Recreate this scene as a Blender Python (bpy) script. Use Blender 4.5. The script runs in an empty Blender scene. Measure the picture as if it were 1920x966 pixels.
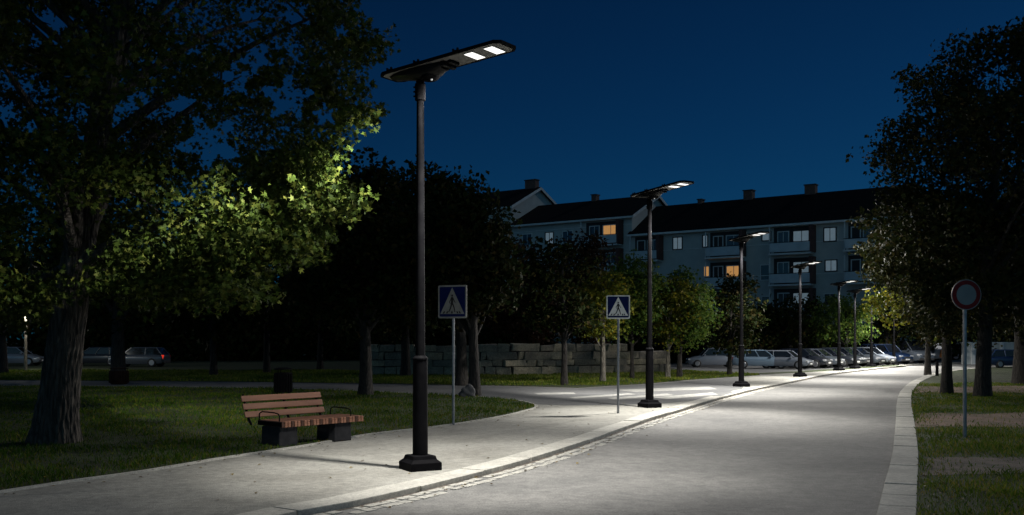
import bpy, bmesh, math, random
import numpy as np
from mathutils import Vector, Matrix
random.seed(11); rng = np.random.default_rng(11)
sc = bpy.context.scene
C = sc.collection
R = math.radians
F = 1867.0; HX, HY = 960.0, 635.0; CAMZ = 2.0

def gp(px, py, z=0.0):
    d = (CAMZ - z) * F / (py - HY)
    return ((px - HX) / F * d, d, z)
def gpl(pts, z=0.0): return [gp(a, b, z) for a, b in pts]

# ------------------------------------------------------------------ materials
MATS = {}
def mat(name, col, rough=.7, metal=0.0, noise=None, bump=0.0, bscale=30, emit=None, estr=0, spec=.5, coat=0, trans=0, col2=None, nscale=5, vec='OBJ', detail=6):
    if name in MATS: return MATS[name]
    m = bpy.data.materials.new(name); m.use_nodes = True
    nt = m.node_tree; N = nt.nodes; L = nt.links
    b = N['Principled BSDF']
    b.inputs['Base Color'].default_value = (*col, 1)
    b.inputs['Roughness'].default_value = rough
    b.inputs['Metallic'].default_value = metal
    b.inputs['Specular IOR Level'].default_value = spec
    b.inputs['Coat Weight'].default_value = coat
    tc = N.new('ShaderNodeTexCoord')
    src = tc.outputs['Object']
    if col2:
        n = N.new('ShaderNodeTexNoise'); n.inputs['Scale'].default_value = nscale; n.inputs['Detail'].default_value = detail
        L.new(src, n.inputs['Vector'])
        r = N.new('ShaderNodeValToRGB'); r.color_ramp.elements[0].position = .35; r.color_ramp.elements[1].position = .68
        r.color_ramp.elements[0].color = (*col, 1); r.color_ramp.elements[1].color = (*col2, 1)
        L.new(n.outputs['Fac'], r.inputs['Fac']); L.new(r.outputs['Color'], b.inputs['Base Color'])
    if bump:
        n2 = N.new('ShaderNodeTexNoise'); n2.inputs['Scale'].default_value = bscale; n2.inputs['Detail'].default_value = 8
        L.new(src, n2.inputs['Vector'])
        bp = N.new('ShaderNodeBump'); bp.inputs['Strength'].default_value = bump; bp.inputs['Distance'].default_value = .02
        L.new(n2.outputs['Fac'], bp.inputs['Height']); L.new(bp.outputs['Normal'], b.inputs['Normal'])
    if emit:
        b.inputs['Emission Color'].default_value = (*emit, 1); b.inputs['Emission Strength'].default_value = estr
    MATS[name] = m
    return m

def ground_mat(name, base, stain, speck, s_stain=.35, s_speck=60, rough=.85, bump=.25, cracks=0.0, stretch=None):
    """mottled paving: large soft stains x fine aggregate, optional cracks"""
    m = bpy.data.materials.new(name); m.use_nodes = True
    nt = m.node_tree; N = nt.nodes; L = nt.links; b = N['Principled BSDF']
    b.inputs['Roughness'].default_value = rough
    tc = N.new('ShaderNodeTexCoord')
    a = N.new('ShaderNodeTexNoise'); a.inputs['Scale'].default_value = s_stain; a.inputs['Detail'].default_value = 9; a.inputs['Roughness'].default_value = .62
    c = N.new('ShaderNodeTexNoise'); c.inputs['Scale'].default_value = s_speck; c.inputs['Detail'].default_value = 3
    v = N.new('ShaderNodeTexVoronoi'); v.inputs['Scale'].default_value = s_speck * 1.6
    for n in (a, c, v): L.new(tc.outputs['Object'], n.inputs['Vector'])
    r = N.new('ShaderNodeValToRGB'); e = r.color_ramp.elements
    e[0].position = .32; e[0].color = (*stain, 1); e[1].position = .62; e[1].color = (*base, 1)
    L.new(a.outputs['Fac'], r.inputs['Fac'])
    r2 = N.new('ShaderNodeValToRGB'); e = r2.color_ramp.elements
    e[0].position = .3; e[0].color = (speck, speck, speck, 1); e[1].position = .7; e[1].color = (1.25, 1.24, 1.2, 1)
    L.new(c.outputs['Fac'], r2.inputs['Fac'])
    mx = N.new('ShaderNodeMix'); mx.data_type = 'RGBA'; mx.blend_type = 'MULTIPLY'; mx.inputs[0].default_value = 1
    L.new(r.outputs['Color'], mx.inputs[6]); L.new(r2.outputs['Color'], mx.inputs[7])
    d = N.new('ShaderNodeTexNoise'); d.inputs['Scale'].default_value = s_speck * .16; d.inputs['Detail'].default_value = 6; d.inputs['Roughness'].default_value = .7; L.new(tc.outputs['Object'], d.inputs['Vector'])
    r3 = N.new('ShaderNodeValToRGB'); e = r3.color_ramp.elements
    e[0].position = .33; e[0].color = (.72, .72, .73, 1); e[1].position = .6; e[1].color = (1.1, 1.1, 1.09, 1); L.new(d.outputs['Fac'], r3.inputs['Fac'])
    m9 = N.new('ShaderNodeMix'); m9.data_type = 'RGBA'; m9.blend_type = 'MULTIPLY'; m9.inputs[0].default_value = 1
    L.new(mx.outputs[2], m9.inputs[6]); L.new(r3.outputs['Color'], m9.inputs[7])
    out = m9.outputs[2]
    if cracks:
        w = N.new('ShaderNodeTexVoronoi'); w.feature = 'DISTANCE_TO_EDGE'; w.inputs['Scale'].default_value = .45
        nz = N.new('ShaderNodeTexNoise'); nz.inputs['Scale'].default_value = 1.6; nz.inputs['Detail'].default_value = 6
        L.new(tc.outputs['Object'], nz.inputs['Vector'])
        ad = N.new('ShaderNodeMix'); ad.data_type = 'VECTOR'; ad.inputs[0].default_value = .35
        L.new(tc.outputs['Object'], ad.inputs[4]); L.new(nz.outputs['Color'], ad.inputs[5]); L.new(ad.outputs[1], w.inputs['Vector'])
        rr = N.new('ShaderNodeValToRGB'); e = rr.color_ramp.elements
        e[0].position = .0; e[0].color = (1 - cracks,) * 3 + (1,); e[1].position = .012; e[1].color = (1, 1, 1, 1)
        L.new(w.outputs['Distance'], rr.inputs['Fac'])
        m2 = N.new('ShaderNodeMix'); m2.data_type = 'RGBA'; m2.blend_type = 'MULTIPLY'; m2.inputs[0].default_value = 1
        L.new(out, m2.inputs[6]); L.new(rr.outputs['Color'], m2.inputs[7]); out = m2.outputs[2]
    L.new(out, b.inputs['Base Color'])
    bp = N.new('ShaderNodeBump'); bp.inputs['Strength'].default_value = bump; bp.inputs['Distance'].default_value = .012
    L.new(v.outputs['Distance'], bp.inputs['Height']); L.new(bp.outputs['Normal'], b.inputs['Normal'])
    return m

def leaf_mat(name, c1, c2, c3, transl=.35, spec=.12):
    m = bpy.data.materials.new(name); m.use_nodes = True
    nt = m.node_tree; N = nt.nodes; L = nt.links
    b = N['Principled BSDF']; b.inputs['Roughness'].default_value = .6; b.inputs['Specular IOR Level'].default_value = spec
    g = N.new('ShaderNodeNewGeometry')
    r = N.new('ShaderNodeValToRGB'); e = r.color_ramp.elements
    e[0].position = 0; e[0].color = (*c1, 1); e[1].position = .62; e[1].color = (*c2, 1)
    k = e.new(.97); k.color = (*c3, 1)
    L.new(g.outputs['Random Per Island'], r.inputs['Fac'])
    L.new(r.outputs['Color'], b.inputs['Base Color'])
    t = N.new('ShaderNodeBsdfTranslucent'); L.new(r.outputs['Color'], t.inputs['Color'])
    mx = N.new('ShaderNodeMixShader'); mx.inputs[0].default_value = transl
    L.new(b.outputs[0], mx.inputs[1]); L.new(t.outputs[0], mx.inputs[2])
    L.new(mx.outputs[0], N['Material Output'].inputs['Surface'])
    return m

def bark_mat(name, c1, c2, sx=9, bump=1.0):
    m = bpy.data.materials.new(name); m.use_nodes = True
    nt = m.node_tree; N = nt.nodes; L = nt.links; b = N['Principled BSDF']
    b.inputs['Roughness'].default_value = .9
    tc = N.new('ShaderNodeTexCoord'); mp = N.new('ShaderNodeMapping'); mp.inputs['Scale'].default_value = (1, 1, .16)
    L.new(tc.outputs['Object'], mp.inputs['Vector'])
    n = N.new('ShaderNodeTexNoise'); n.inputs['Scale'].default_value = sx; n.inputs['Detail'].default_value = 8; n.inputs['Distortion'].default_value = .8
    v = N.new('ShaderNodeTexVoronoi'); v.feature = 'DISTANCE_TO_EDGE'; v.inputs['Scale'].default_value = sx * 1.3
    L.new(mp.outputs[0], n.inputs['Vector'])
    mm = N.new('ShaderNodeMix'); mm.data_type = 'VECTOR'; mm.inputs[0].default_value = .12
    L.new(mp.outputs[0], mm.inputs[4]); L.new(n.outputs['Color'], mm.inputs[5]); L.new(mm.outputs[1], v.inputs['Vector'])
    ml = N.new('ShaderNodeMath'); ml.operation = 'MULTIPLY_ADD'; ml.inputs[1].default_value = 1.6
    L.new(v.outputs['Distance'], ml.inputs[0]); L.new(n.outputs['Fac'], ml.inputs[2])
    r = N.new('ShaderNodeValToRGB'); e = r.color_ramp.elements
    e[0].position = .4; e[0].color = (*c1, 1); e[1].position = .95; e[1].color = (*c2, 1)
    L.new(ml.outputs[0], r.inputs['Fac']); L.new(r.outputs['Color'], b.inputs['Base Color'])
    bp = N.new('ShaderNodeBump'); bp.inputs['Strength'].default_value = bump; bp.inputs['Distance'].default_value = .06
    L.new(ml.outputs[0], bp.inputs['Height']); L.new(bp.outputs['Normal'], b.inputs['Normal'])
    return m

M_road = ground_mat('asphalt', (.235, .232, .226), (.125, .126, .126), .68, .3, 42, .82, .5, .14)
M_side = ground_mat('side_asphalt', (.17, .172, .175), (.11, .113, .12), .75, .35, 50, .85, .3)
M_pave = ground_mat('worn_paving', (.34, .335, .31), (.22, .215, .195), .74, .5, 45, .88, .35, .10)
M_kerb = ground_mat('granite_kerb', (.52, .51, .47), (.38, .37, .34), .75, 1.6, 90, .8, .4)
M_sett = ground_mat('granite_sett', (.47, .46, .42), (.28, .275, .26), .8, 6, 90, .75, .4)
M_dirt = ground_mat('trodden_earth', (.25, .165, .125), (.10, .085, .05), .7, .8, 45, .95, .6)
M_gravel = ground_mat('grey_grit', (.17, .135, .11), (.07, .065, .05), .65, 1.2, 60, .95, .6)
M_lawn = ground_mat('lawn_soil', (.045, .065, .018), (.028, .034, .012), .6, .7, 40, .95, .8)
M_paint = ground_mat('road_paint', (.42, .42, .40), (.25, .25, .245), .85, 3, 50, .7, .2)
M_ground = ground_mat('dark_earth', (.04, .045, .02), (.03, .03, .015), .7, .3, 20, .95, .5)
M_black = mat('black_powder_coat', (.005, .005, .006), .6, .0, spec=.02, col2=(.008, .008, .009), nscale=8)
M_dgrey = mat('dark_cast_aluminium', (.008, .008, .009), .5, .1, spec=.15, col2=(.012, .012, .013), nscale=9)
M_under = mat('fixture_grey', (.22, .215, .21), .45, .2, col2=(.27, .265, .26), nscale=6)
M_solar = mat('solar_glass', (.006, .009, .02), .15, 0, coat=.5, col2=(.01, .014, .03), nscale=30)
M_steel = mat('galvanised_steel', (.34, .35, .37), .42, .75, col2=(.24, .25, .27), nscale=14)
M_blue = mat('sign_blue', (.003, .009, .065), .5, spec=.1, col2=(.004, .012, .08), nscale=5)
M_white = mat('sign_white', (.80, .80, .78), .5, col2=(.66, .66, .64), nscale=6)
M_signk = mat('sign_black', (.01, .01, .012), .5)
M_red = mat('sign_red', (.18, .008, .010), .5, spec=.2, col2=(.12, .008, .010), nscale=8)
M_signc = mat('sign_shaded_centre', (.20, .23, .23), .5, col2=(.16, .19, .20), nscale=4)  # white centre darkened, shade of the unlit face in the colour
M_conc = mat('dark_concrete', (.055, .055, .058), .85, col2=(.09, .09, .092), nscale=7, bump=.3, bscale=60)
M_tyre = mat('tyre', (.015, .015, .016), .8); M_rim = mat('rim', (.35, .35, .37), .35, .8)
M_glass = mat('car_glass', (.008, .01, .014), .08, 0, coat=.6)
M_hl = mat('headlight_glass', (.55, .56, .58), .12, .3); M_tl = mat('tail_light', (.25, .01, .01), .3)
M_tlon = mat('tail_light_on', (.4, .02, .01), .3, emit=(1, .05, .02), estr=.6)
M_plastic = mat('bumper_plastic', (.03, .03, .032), .7)
M_plaster = mat('painted_cladding', (.44, .47, .46), .8, col2=(.38, .41, .41), nscale=1.2, bump=.1, bscale=6)
M_trim = mat('pale_trim', (.62, .64, .64), .6, col2=(.5, .52, .52), nscale=2)
M_roof = mat('dark_roof_tiles', (.010, .008, .008), .85, spec=.1, col2=(.018, .014, .013), nscale=3)
M_brown = mat('brown_cladding', (.075, .03, .025), .75, col2=(.11, .045, .035), nscale=2)
M_brick = mat('chimney_brick', (.13, .075, .06), .85, col2=(.09, .05, .045), nscale=5)
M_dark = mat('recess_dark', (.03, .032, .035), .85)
M_pane = mat('window_pane', (.03, .04, .05), .1, coat=.5)
M_curt_glow = mat('curtained_pane_glow', (.5, .54, .56), .5, col2=(.42, .46, .5), nscale=3, emit=(.5, .68, .8), estr=.13)  # faint blue glow added to unlit curtained panes
M_lit = mat('lit_pane', (.4, .25, .1), .6, col2=(.15, .07, .03), nscale=4, emit=(1, .5, .16), estr=.38)
M_railing = mat('balcony_glass', (.50, .56, .60), .35, col2=(.40, .46, .50), nscale=1.5)
M_bark = bark_mat('rough_bark', (.014, .012, .010), (.10, .085, .07))
M_bark2 = bark_mat('dark_bark', (.008, .007, .006), (.045, .038, .032), 14, .7)
M_bark3 = bark_mat('pale_bark', (.07, .062, .05), (.22, .2, .16), 16, .6)
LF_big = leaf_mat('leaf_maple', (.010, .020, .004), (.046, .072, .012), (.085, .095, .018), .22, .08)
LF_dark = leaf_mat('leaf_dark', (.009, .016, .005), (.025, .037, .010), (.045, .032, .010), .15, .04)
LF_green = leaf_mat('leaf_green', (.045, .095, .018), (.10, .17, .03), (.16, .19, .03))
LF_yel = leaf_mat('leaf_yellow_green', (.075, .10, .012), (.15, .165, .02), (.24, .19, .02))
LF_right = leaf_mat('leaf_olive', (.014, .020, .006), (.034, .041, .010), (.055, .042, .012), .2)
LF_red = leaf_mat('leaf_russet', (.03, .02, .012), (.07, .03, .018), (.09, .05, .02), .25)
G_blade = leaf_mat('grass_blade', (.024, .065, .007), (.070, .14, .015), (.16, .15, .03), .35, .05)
def vary(m, scale=.55, lo=(.62, .72, .6), hi=(1.45, 1.25, 1.1)):
    N = m.node_tree.nodes; L = m.node_tree.links
    tc = N.new('ShaderNodeTexCoord'); n = N.new('ShaderNodeTexNoise'); n.inputs['Scale'].default_value = scale; n.inputs['Detail'].default_value = 5; L.new(tc.outputs['Object'], n.inputs['Vector'])
    r = N.new('ShaderNodeValToRGB'); e = r.color_ramp.elements; e[0].position = .36; e[0].color = (*lo, 1); e[1].position = .64; e[1].color = (*hi, 1); L.new(n.outputs['Fac'], r.inputs['Fac'])
    src = [q for q in N if q.type == 'VALTORGB'][0].outputs['Color']
    mx = N.new('ShaderNodeMix'); mx.data_type = 'RGBA'; mx.blend_type = 'MULTIPLY'; mx.inputs[0].default_value = 1; L.new(src, mx.inputs[6]); L.new(r.outputs['Color'], mx.inputs[7])
    for q in N:
        if q.type == 'BSDF_PRINCIPLED': L.new(mx.outputs[2], q.inputs['Base Color'])
        if q.type == 'BSDF_TRANSLUCENT': L.new(mx.outputs[2], q.inputs['Color'])
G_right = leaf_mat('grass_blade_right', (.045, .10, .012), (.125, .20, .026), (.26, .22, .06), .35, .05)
G_far_lit = leaf_mat('grass_blade_far_lit', (.06, .11, .012), (.14, .2, .03), (.22, .22, .06), .3, .05)  # brighter copy of the blades, a sun patch put into the colour
for _g in (G_blade, G_right, G_far_lit): vary(_g)

# ------------------------------------------------------------------ mesh helpers
def link(o, parent=None):
    C.objects.link(o)
    if parent is not None: o.parent = parent
    return o
def tag(o, label=None, cat=None, group=None, kind=None):
    if label: o['label'] = label
    if cat: o['category'] = cat
    if group: o['group'] = group
    if kind: o['kind'] = kind
    return o
def empty(name, loc, rz=0, label=None, cat=None, group=None):
    o = bpy.data.objects.new(name, None); o.location = loc; o.rotation_euler = (0, 0, rz); o.empty_display_size = .3
    link(o); return tag(o, label, cat, group)
class MB:
    def __init__(s): s.v = []; s.f = []
    def add(s, v, f, M=None):
        n = len(s.v)
        s.v += [tuple(M @ Vector(p)) if M is not None else tuple(p) for p in v]
        s.f += [tuple(i + n for i in q) for q in f]; return s
    def box(s, c, d, M=None, taper=1.0):
        x, y, z = c; a, b, h = d[0] / 2, d[1] / 2, d[2] / 2
        v = [(x + sx * a * (taper if sz > 0 else 1), y + sy * b * (taper if sz > 0 else 1), z + sz * h) for sz in (-1, 1) for sx, sy in ((-1, -1), (1, -1), (1, 1), (-1, 1))]
        return s.add(v, [(3, 2, 1, 0), (4, 5, 6, 7), (0, 1, 5, 4), (1, 2, 6, 5), (2, 3, 7, 6), (3, 0, 4, 7)], M)
    def tube(s, pts, rad, n=12, cap=True, M=None, wob=0, rot=0):
        pts = [Vector(p) for p in pts]; rings = []
        ref = Vector((1, 0, 0))
        v = []; f = []
        for i, p in enumerate(pts):
            t = (pts[min(i + 1, len(pts) - 1)] - pts[max(i - 1, 0)]).normalized()
            rr = ref if abs(t.dot(ref)) < .9 else Vector((0, 1, 0))
            a = (rr - t * rr.dot(t)).normalized(); b = t.cross(a)
            r = rad[i] if hasattr(rad, '__len__') else rad
            for k in range(n):
                th = 2 * math.pi * (k + rot) / n
                q = r * (1 + (wob * (math.sin(3 * th + i * .35) * .5 + math.sin(5 * th - i * .5 + 1) * .35 + random.uniform(-.3, .3)) if wob else 0))
                if n >= 60:
                    zz0 = p.z + .25 * math.sin(th * 3)
                    q *= 1 + .055 * (abs(math.sin(th * 13 + 1.1 * math.sin(p.z * 2.3 + th * 2) + .7 * math.sin(p.z * 5.1))) - .5) + .03 * math.sin(th * 5 + p.z * .7) + .018 * math.sin(p.z * 17 + th * 21)
                v.append(p + (a * math.cos(th) + b * math.sin(th)) * q)
        for i in range(len(pts) - 1):
            for k in range(n):
                k2 = (k + 1) % n
                f.append((i * n + k, i * n + k2, (i + 1) * n + k2, (i + 1) * n + k))
        if cap: f += [tuple(range(n - 1, -1, -1)), tuple(range((len(pts) - 1) * n, len(pts) * n))]
        return s.add(v, f, M)
    def prism(s, poly, z0, z1, M=None):
        n = len(poly)
        return s.add([(x, y, z0) for x, y in poly] + [(x, y, z1) for x, y in poly],
                     [tuple(range(n - 1, -1, -1)), tuple(range(n, 2 * n))] + [(i, (i + 1) % n, n + (i + 1) % n, n + i) for i in range(n)], M)
    def build(s, name, m, parent=None, smooth=False, bevel=0, seg=2):
        me = bpy.data.meshes.new(name); me.from_pydata(s.v, [], s.f)
        if bevel:
            bm = bmesh.new(); bm.from_mesh(me)
            bmesh.ops.recalc_face_normals(bm, faces=bm.faces)
            ed = [e for e in bm.edges if len(e.link_faces) == 2 and e.calc_face_angle(0) > .5]
            bmesh.ops.bevel(bm, geom=ed, offset=bevel, segments=seg, affect='EDGES', profile=.6, clamp_overlap=True)
            bm.to_mesh(me); bm.free()
        if smooth:
            me.polygons.foreach_set('use_smooth', [True] * len(me.polygons))
            try: me.set_sharp_from_angle(angle=R(38))
            except Exception: pass
        me.materials.append(m)
        return link(bpy.data.objects.new(name, me), parent)

def np_mesh(name, V, k, m, parent=None):
    """V: (n*k,3) vertices, every k of them one face"""
    n = len(V) // k
    me = bpy.data.meshes.new(name)
    me.vertices.add(n * k); me.vertices.foreach_set('co', V.astype(np.float32).ravel())
    me.loops.add(n * k); me.loops.foreach_set('vertex_index', np.arange(n * k, dtype=np.int32))
    me.polygons.add(n); me.polygons.foreach_set('loop_start', np.arange(0, n * k, k, dtype=np.int32))
    me.polygons.foreach_set('loop_total', np.full(n, k, dtype=np.int32))
    me.update(calc_edges=True); me.materials.append(m)
    return link(bpy.data.objects.new(name, me), parent)

def inpoly(x, y, poly):
    inside = np.zeros(x.shape, bool); n = len(poly); j = n - 1
    for i in range(n):
        xi, yi = poly[i][:2]; xj, yj = poly[j][:2]
        c = ((yi > y) != (yj > y)) & (x < (xj - xi) * (y - yi) / ((yj - yi) or 1e-9) + xi)
        inside ^= c; j = i
    return inside

def sheet(name, poly, m, z=None, base=None):
    """a flat polygon, triangulated; with base a solid with side walls"""
    pts = [(p[0], p[1]) for p in poly]; z = poly[0][2] if z is None else z
    me = bpy.data.meshes.new(name); bm = bmesh.new()
    vs = [bm.verts.new((x, y, z)) for x, y in pts]
    f = bm.faces.new(vs)
    if f.normal.z < 0 or True:
        bm.normal_update()
        if f.normal.z < 0: f.normal_flip()
    if base is not None:
        lo = [bm.verts.new((x, y, base)) for x, y in pts]
        for i in range(len(vs)):
            j = (i + 1) % len(vs); bm.faces.new((vs[i], vs[j], lo[j], lo[i]))
    bmesh.ops.triangulate(bm, faces=[f])
    bmesh.ops.recalc_face_normals(bm, faces=bm.faces)
    # keep the top facing up
    bm.normal_update()
    for g in bm.faces:
        if abs(g.normal.z) > .9 and g.normal.z < 0: g.normal_flip()
    bm.to_mesh(me); bm.free(); me.materials.append(m)
    return tag(link(bpy.data.objects.new(name, me)), kind='structure')

def catmull(P, step=.5):
    P = [Vector(p[:2]) for p in P]; out = []
    for i in range(len(P) - 1):
        a, b, c, d = P[max(i - 1, 0)], P[i], P[i + 1], P[min(i + 2, len(P) - 1)]
        n = max(1, int((c - b).length / step))
        for k in range(n):
            t = k / n
            out.append(.5 * ((2 * b) + (c - a) * t + (2 * a - 5 * b + 4 * c - d) * t * t + (3 * b - 3 * c + d - a) * t ** 3))
    out.append(P[-1]); return out
def offset(L, w):
    out = []
    for i, p in enumerate(L):
        t = (L[min(i + 1, len(L) - 1)] - L[max(i - 1, 0)]).normalized()
        out.append(p + Vector((-t.y, t.x)) * w)
    return out

# ------------------------------------------------------------------ ground plan
ZR = -.075; ZRL = -.05
kin_px = [(558, 958), (662, 940), (740, 923), (845, 898), (975, 864.5), (1090, 829), (1155, 806), (1220, 783.5), (1285, 764.5), (1351, 745), (1416, 729),
          (1463, 719.5), (1505, 711), (1547, 702.5), (1609, 694.5), (1672, 688), (1734, 682.7)]
kin = [gp(a, b) for a, b in kin_px]
kin = [(-6.2, 4.0), (-4.6, 7.6)] + [k[:2] for k in kin] + [(43, 86), (58, 92)]
KL = catmull(kin, .5)                       # road side of the left kerb
KLo = offset(KL, .44)                       # pavement side
kr_px = [(1718, 966), (1720, 910), (1722, 860), (1720, 830), (1713, 780), (1709, 757), (1711, 734), (1726, 717), (1750, 705), (1775, 698), (1820, 692), (1920, 687)]
kr = [(1.2, 4.0), (3.2, 8.0)] + [gp(a, b, ZRL)[:2] for a, b in kr_px] + [(60, 82)]
KRo = catmull(kr, .5)                       # grass side of the right kerb
KR = offset(KRo, .43)                       # road side

G = MB(); G.add([(-600, -60, -.2), (700, -60, -.2), (700, 900, -.2), (-600, 900, -.2)], [(0, 1, 2, 3)])
tag(G.build('ground', M_ground), kind='structure')
sheet('road', [(p.x, p.y, ZR) for p in KL] + [(p.x, p.y, ZR) for p in reversed(KR)], M_road)
lawn_edge = gpl([(-420, 975), (-120, 942), (0, 923), (130, 903), (270, 884), (400, 862), (480, 850), (560, 838), (690, 815), (770, 806), (850, 796), (940, 781), (985, 770)])
lawn_tip = gpl([(1002, 764.5), (998, 759), (970, 752), (900, 745), (800, 740), (640, 733), (450, 728), (0, 724), (-500, 722)])
LE = [(p.x, p.y) for p in catmull(lawn_edge + lawn_tip, .6)]
LAWN1 = [(-22, 5)] + LE + [(-75, 42.5), (-75, 5)]
sheet('lawn', [(x, y, .02) for x, y in LAWN1], M_lawn, base=-.1)
PAVE = [(p.x, p.y) for p in KLo] + [(58, 130), (-90, 130), (-90, 3)]
sheet('pavement', [(x, y, 0) for x, y in PAVE], M_pave, base=-.19)
SIDE = gpl([(-900, 722.5), (0, 723), (450, 727), (640, 732), (800, 739), (900, 744), (970, 751), (1005, 758), (1060, 760), (1150, 760), (1250, 756), (1335, 748),
            (1390, 731), (1400, 716), (1390, 707), (1298, 713.5), (1220, 720.5), (1085, 728), (960, 724.5), (900, 723), (700, 720), (450, 716), (0, 713), (-900, 712)], .004)
sheet('side_road', SIDE, M_side)
zz = [[(1000, 737), (1075, 735.5), (1080, 739), (1010, 740)], [(1066, 745), (1180, 737.5), (1192, 739.5), (1078, 747.5)], [(1138, 746.5), (1250, 738), (1264, 741), (1152, 749.5)],
      [(1222, 745), (1336, 736), (1347, 740), (1252, 748.5)], [(1150, 731), (1330, 725), (1345, 730), (1190, 735)]]
b = MB()
for q in zz:
    q = gpl(q, .008)
    b.add(q, [(0, 1, 2, 3)])
tag(b.build('crossing_stripes', M_paint), kind='structure')
FAR = gpl([(-1400, 711.5), (0, 712.5), (450, 715.5), (700, 719), (900, 722), (960, 723), (1085, 726.5), (1220, 718.5), (1298, 711.5), (1390, 705.5), (1425, 703)], .02)
FARP = [(p[0], p[1]) for p in FAR] + [(13.2, 57), (11.0, 60), (8, 130), (-160, 130)]
sheet('far_lawn', [(x, y, .02) for x, y in FARP], M_lawn, base=-.1)
PARK = [(13.6, 57), (17.2, 60.5), (22, 66.5), (27.5, 74), (34, 82), (52, 92), (52, 128), (8, 128), (11, 60)]
sheet('car_park', [(x, y, .004) for x, y in PARK], M_side)
# strip of grass between the car park and the pavement
VERGE = [(11.5, 53.5), (14.5, 56.0), (18.2, 60.0), (23.0, 66.0), (29, 73.3), (28.2, 74.2), (22.2, 66.6), (17.4, 60.6), (13.7, 57.0), (11.8, 55.2)]
sheet('verge', [(x, y, .02) for x, y in VERGE], M_lawn, base=-.05)
LAWN2 = [(p.x, p.y) for p in KRo] + [(75, 82), (75, 3)]
sheet('right_lawn', [(x, y, ZRL - .005) for x, y in LAWN2], M_lawn, base=-.19)

def kerb(name, A, B, z, zb, step=1.0):
    b = MB(); L = list(zip(A, B)); i = 0
    k = max(1, int(step / .5))
    while i + k < len(L):
        a0, b0 = L[i]; a1, b1 = L[i + k]
        g = .014
        mid = [(L[j][0], L[j][1]) for j in range(i, i + k + 1)]
        t = (a1 - a0).normalized() * g
        dz = random.uniform(-.007, .007)
        top = []
        P = [m[0] for m in mid]; Q = [m[1] for m in mid]
        P = [P[0] + t] + P[1:-1] + [P[-1] - t]; Q = [Q[0] + t] + Q[1:-1] + [Q[-1] - t]
        n = len(P); ring = [(p.x, p.y) for p in P] + [(q.x, q.y) for q in reversed(Q)]
        b.prism(ring, zb, z + dz)
        i += k
    o = b.build(name, M_kerb, bevel=.012, seg=2); return tag(o, kind='structure')
NK = [i for i, p in enumerate(KL) if p.y < 84][-1]
kerb('kerb', KL[:NK], KLo[:NK], .006, -.18, 1.5)
kerb('right_kerb', KR, KRo, ZRL + .01, -.18, 1.0)
# narrow stone edging between lawn and pavement
def edging(name, L, w, z):
    L = [Vector(p) for p in L]; O = offset(L, w)
    b = MB()
    for i in range(len(L) - 1):
        b.prism([(L[i].x, L[i].y), (L[i + 1].x, L[i + 1].y), (O[i + 1].x, O[i + 1].y), (O[i].x, O[i].y)], -.05, z)
    return tag(b.build(name, M_kerb), kind='structure')
edging('lawn_edging', LE[:-12], -.09, .026)
_a = KL[:NK]; _b = offset(KL, -.05)[:NK]
sheet('gutter_grit', [(p.x + .004, p.y - .002, ZR + .004) for p in _a] + [(p.x, p.y, ZR + .004) for p in reversed(_b)], M_gravel)
# two rows of granite setts in the gutter
b = MB()
for row in range(2):
    Lr = offset(KL, -.13 - row * .16)
    s = 0.0
    pts = Lr; seglen = 0
    acc = [0]
    for i in range(1, len(pts)): acc.append(acc[-1] + (pts[i] - pts[i - 1]).length)
    def at(s):
        i = max(j for j in range(len(acc)) if acc[j] <= s) if s > 0 else 0
        i = min(i, len(pts) - 2); u = (s - acc[i]) / max(1e-6, acc[i + 1] - acc[i])
        t = (pts[i + 1] - pts[i]).normalized(); return pts[i] + t * (s - acc[i]), t
    s = 2.0 + row * .07
    while s < 46:
        l = random.uniform(.13, .25); w = random.uniform(.12, .155)
        p, t = at(s + l / 2); nrm = Vector((-t.y, t.x))
        if row == 1 and random.random() < .25: w *= .8
        if random.random() > (.04 if row == 0 else .12):
            jit = random.uniform(-.012, .012) - (random.uniform(0, .05) if row else 0)
            c = p + nrm * jit
            q = []
            for a, bb in ((-1, -1), (-.2, -1.1), (1, -1), (1.06, .1), (1, 1), (0, 1.08), (-1, 1), (-1.05, 0)):
                v2 = c + t * (a * l / 2 * random.uniform(.86, .98)) + nrm * (bb * w / 2 * random.uniform(.86, 1))
                q.append((v2.x, v2.y))
            b.prism(q, -.16, ZR + random.uniform(.006, .016))
        s += l + .012
tag(b.build('gutter_setts', M_sett, bevel=.008, seg=2), kind='structure')
# bare earth strips across the right verge
def ragged(pxs, z):
    P = catmull([gp(a, b_, z)[:2] for a, b_ in pxs], .35)
    return [(p.x + random.uniform(-.07, .07), p.y + random.uniform(-.09, .09), z) for p in P]
def kxo(y): return min(KRo, key=lambda p: abs(p.y - y)).x + .06
PT = []
def strip(name, y0, y1, xr, m):
    n = 26; P = []
    for i in range(n): 
        x = kxo(y0) + (xr - kxo(y0)) * i / (n - 1); P.append((x, y0 + random.uniform(-.22, .22) + .4 * math.sin(i * .9)))
    for i in range(n):
        x = xr + (kxo(y1) - xr) * i / (n - 1); P.append((x, y1 + random.uniform(-.25, .25) + .45 * math.sin(i * .7 + 1)))
    PT.append(P)
    sheet(name, [(x, y, ZRL) for x, y in P], m)
strip('grit_path', 14.9, 17.5, 22, M_gravel)
strip('earth_path', 22.9, 27.6, 30, M_dirt)
strip('far_earth_path', 37.5, 43.0, 42, M_dirt)

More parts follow.
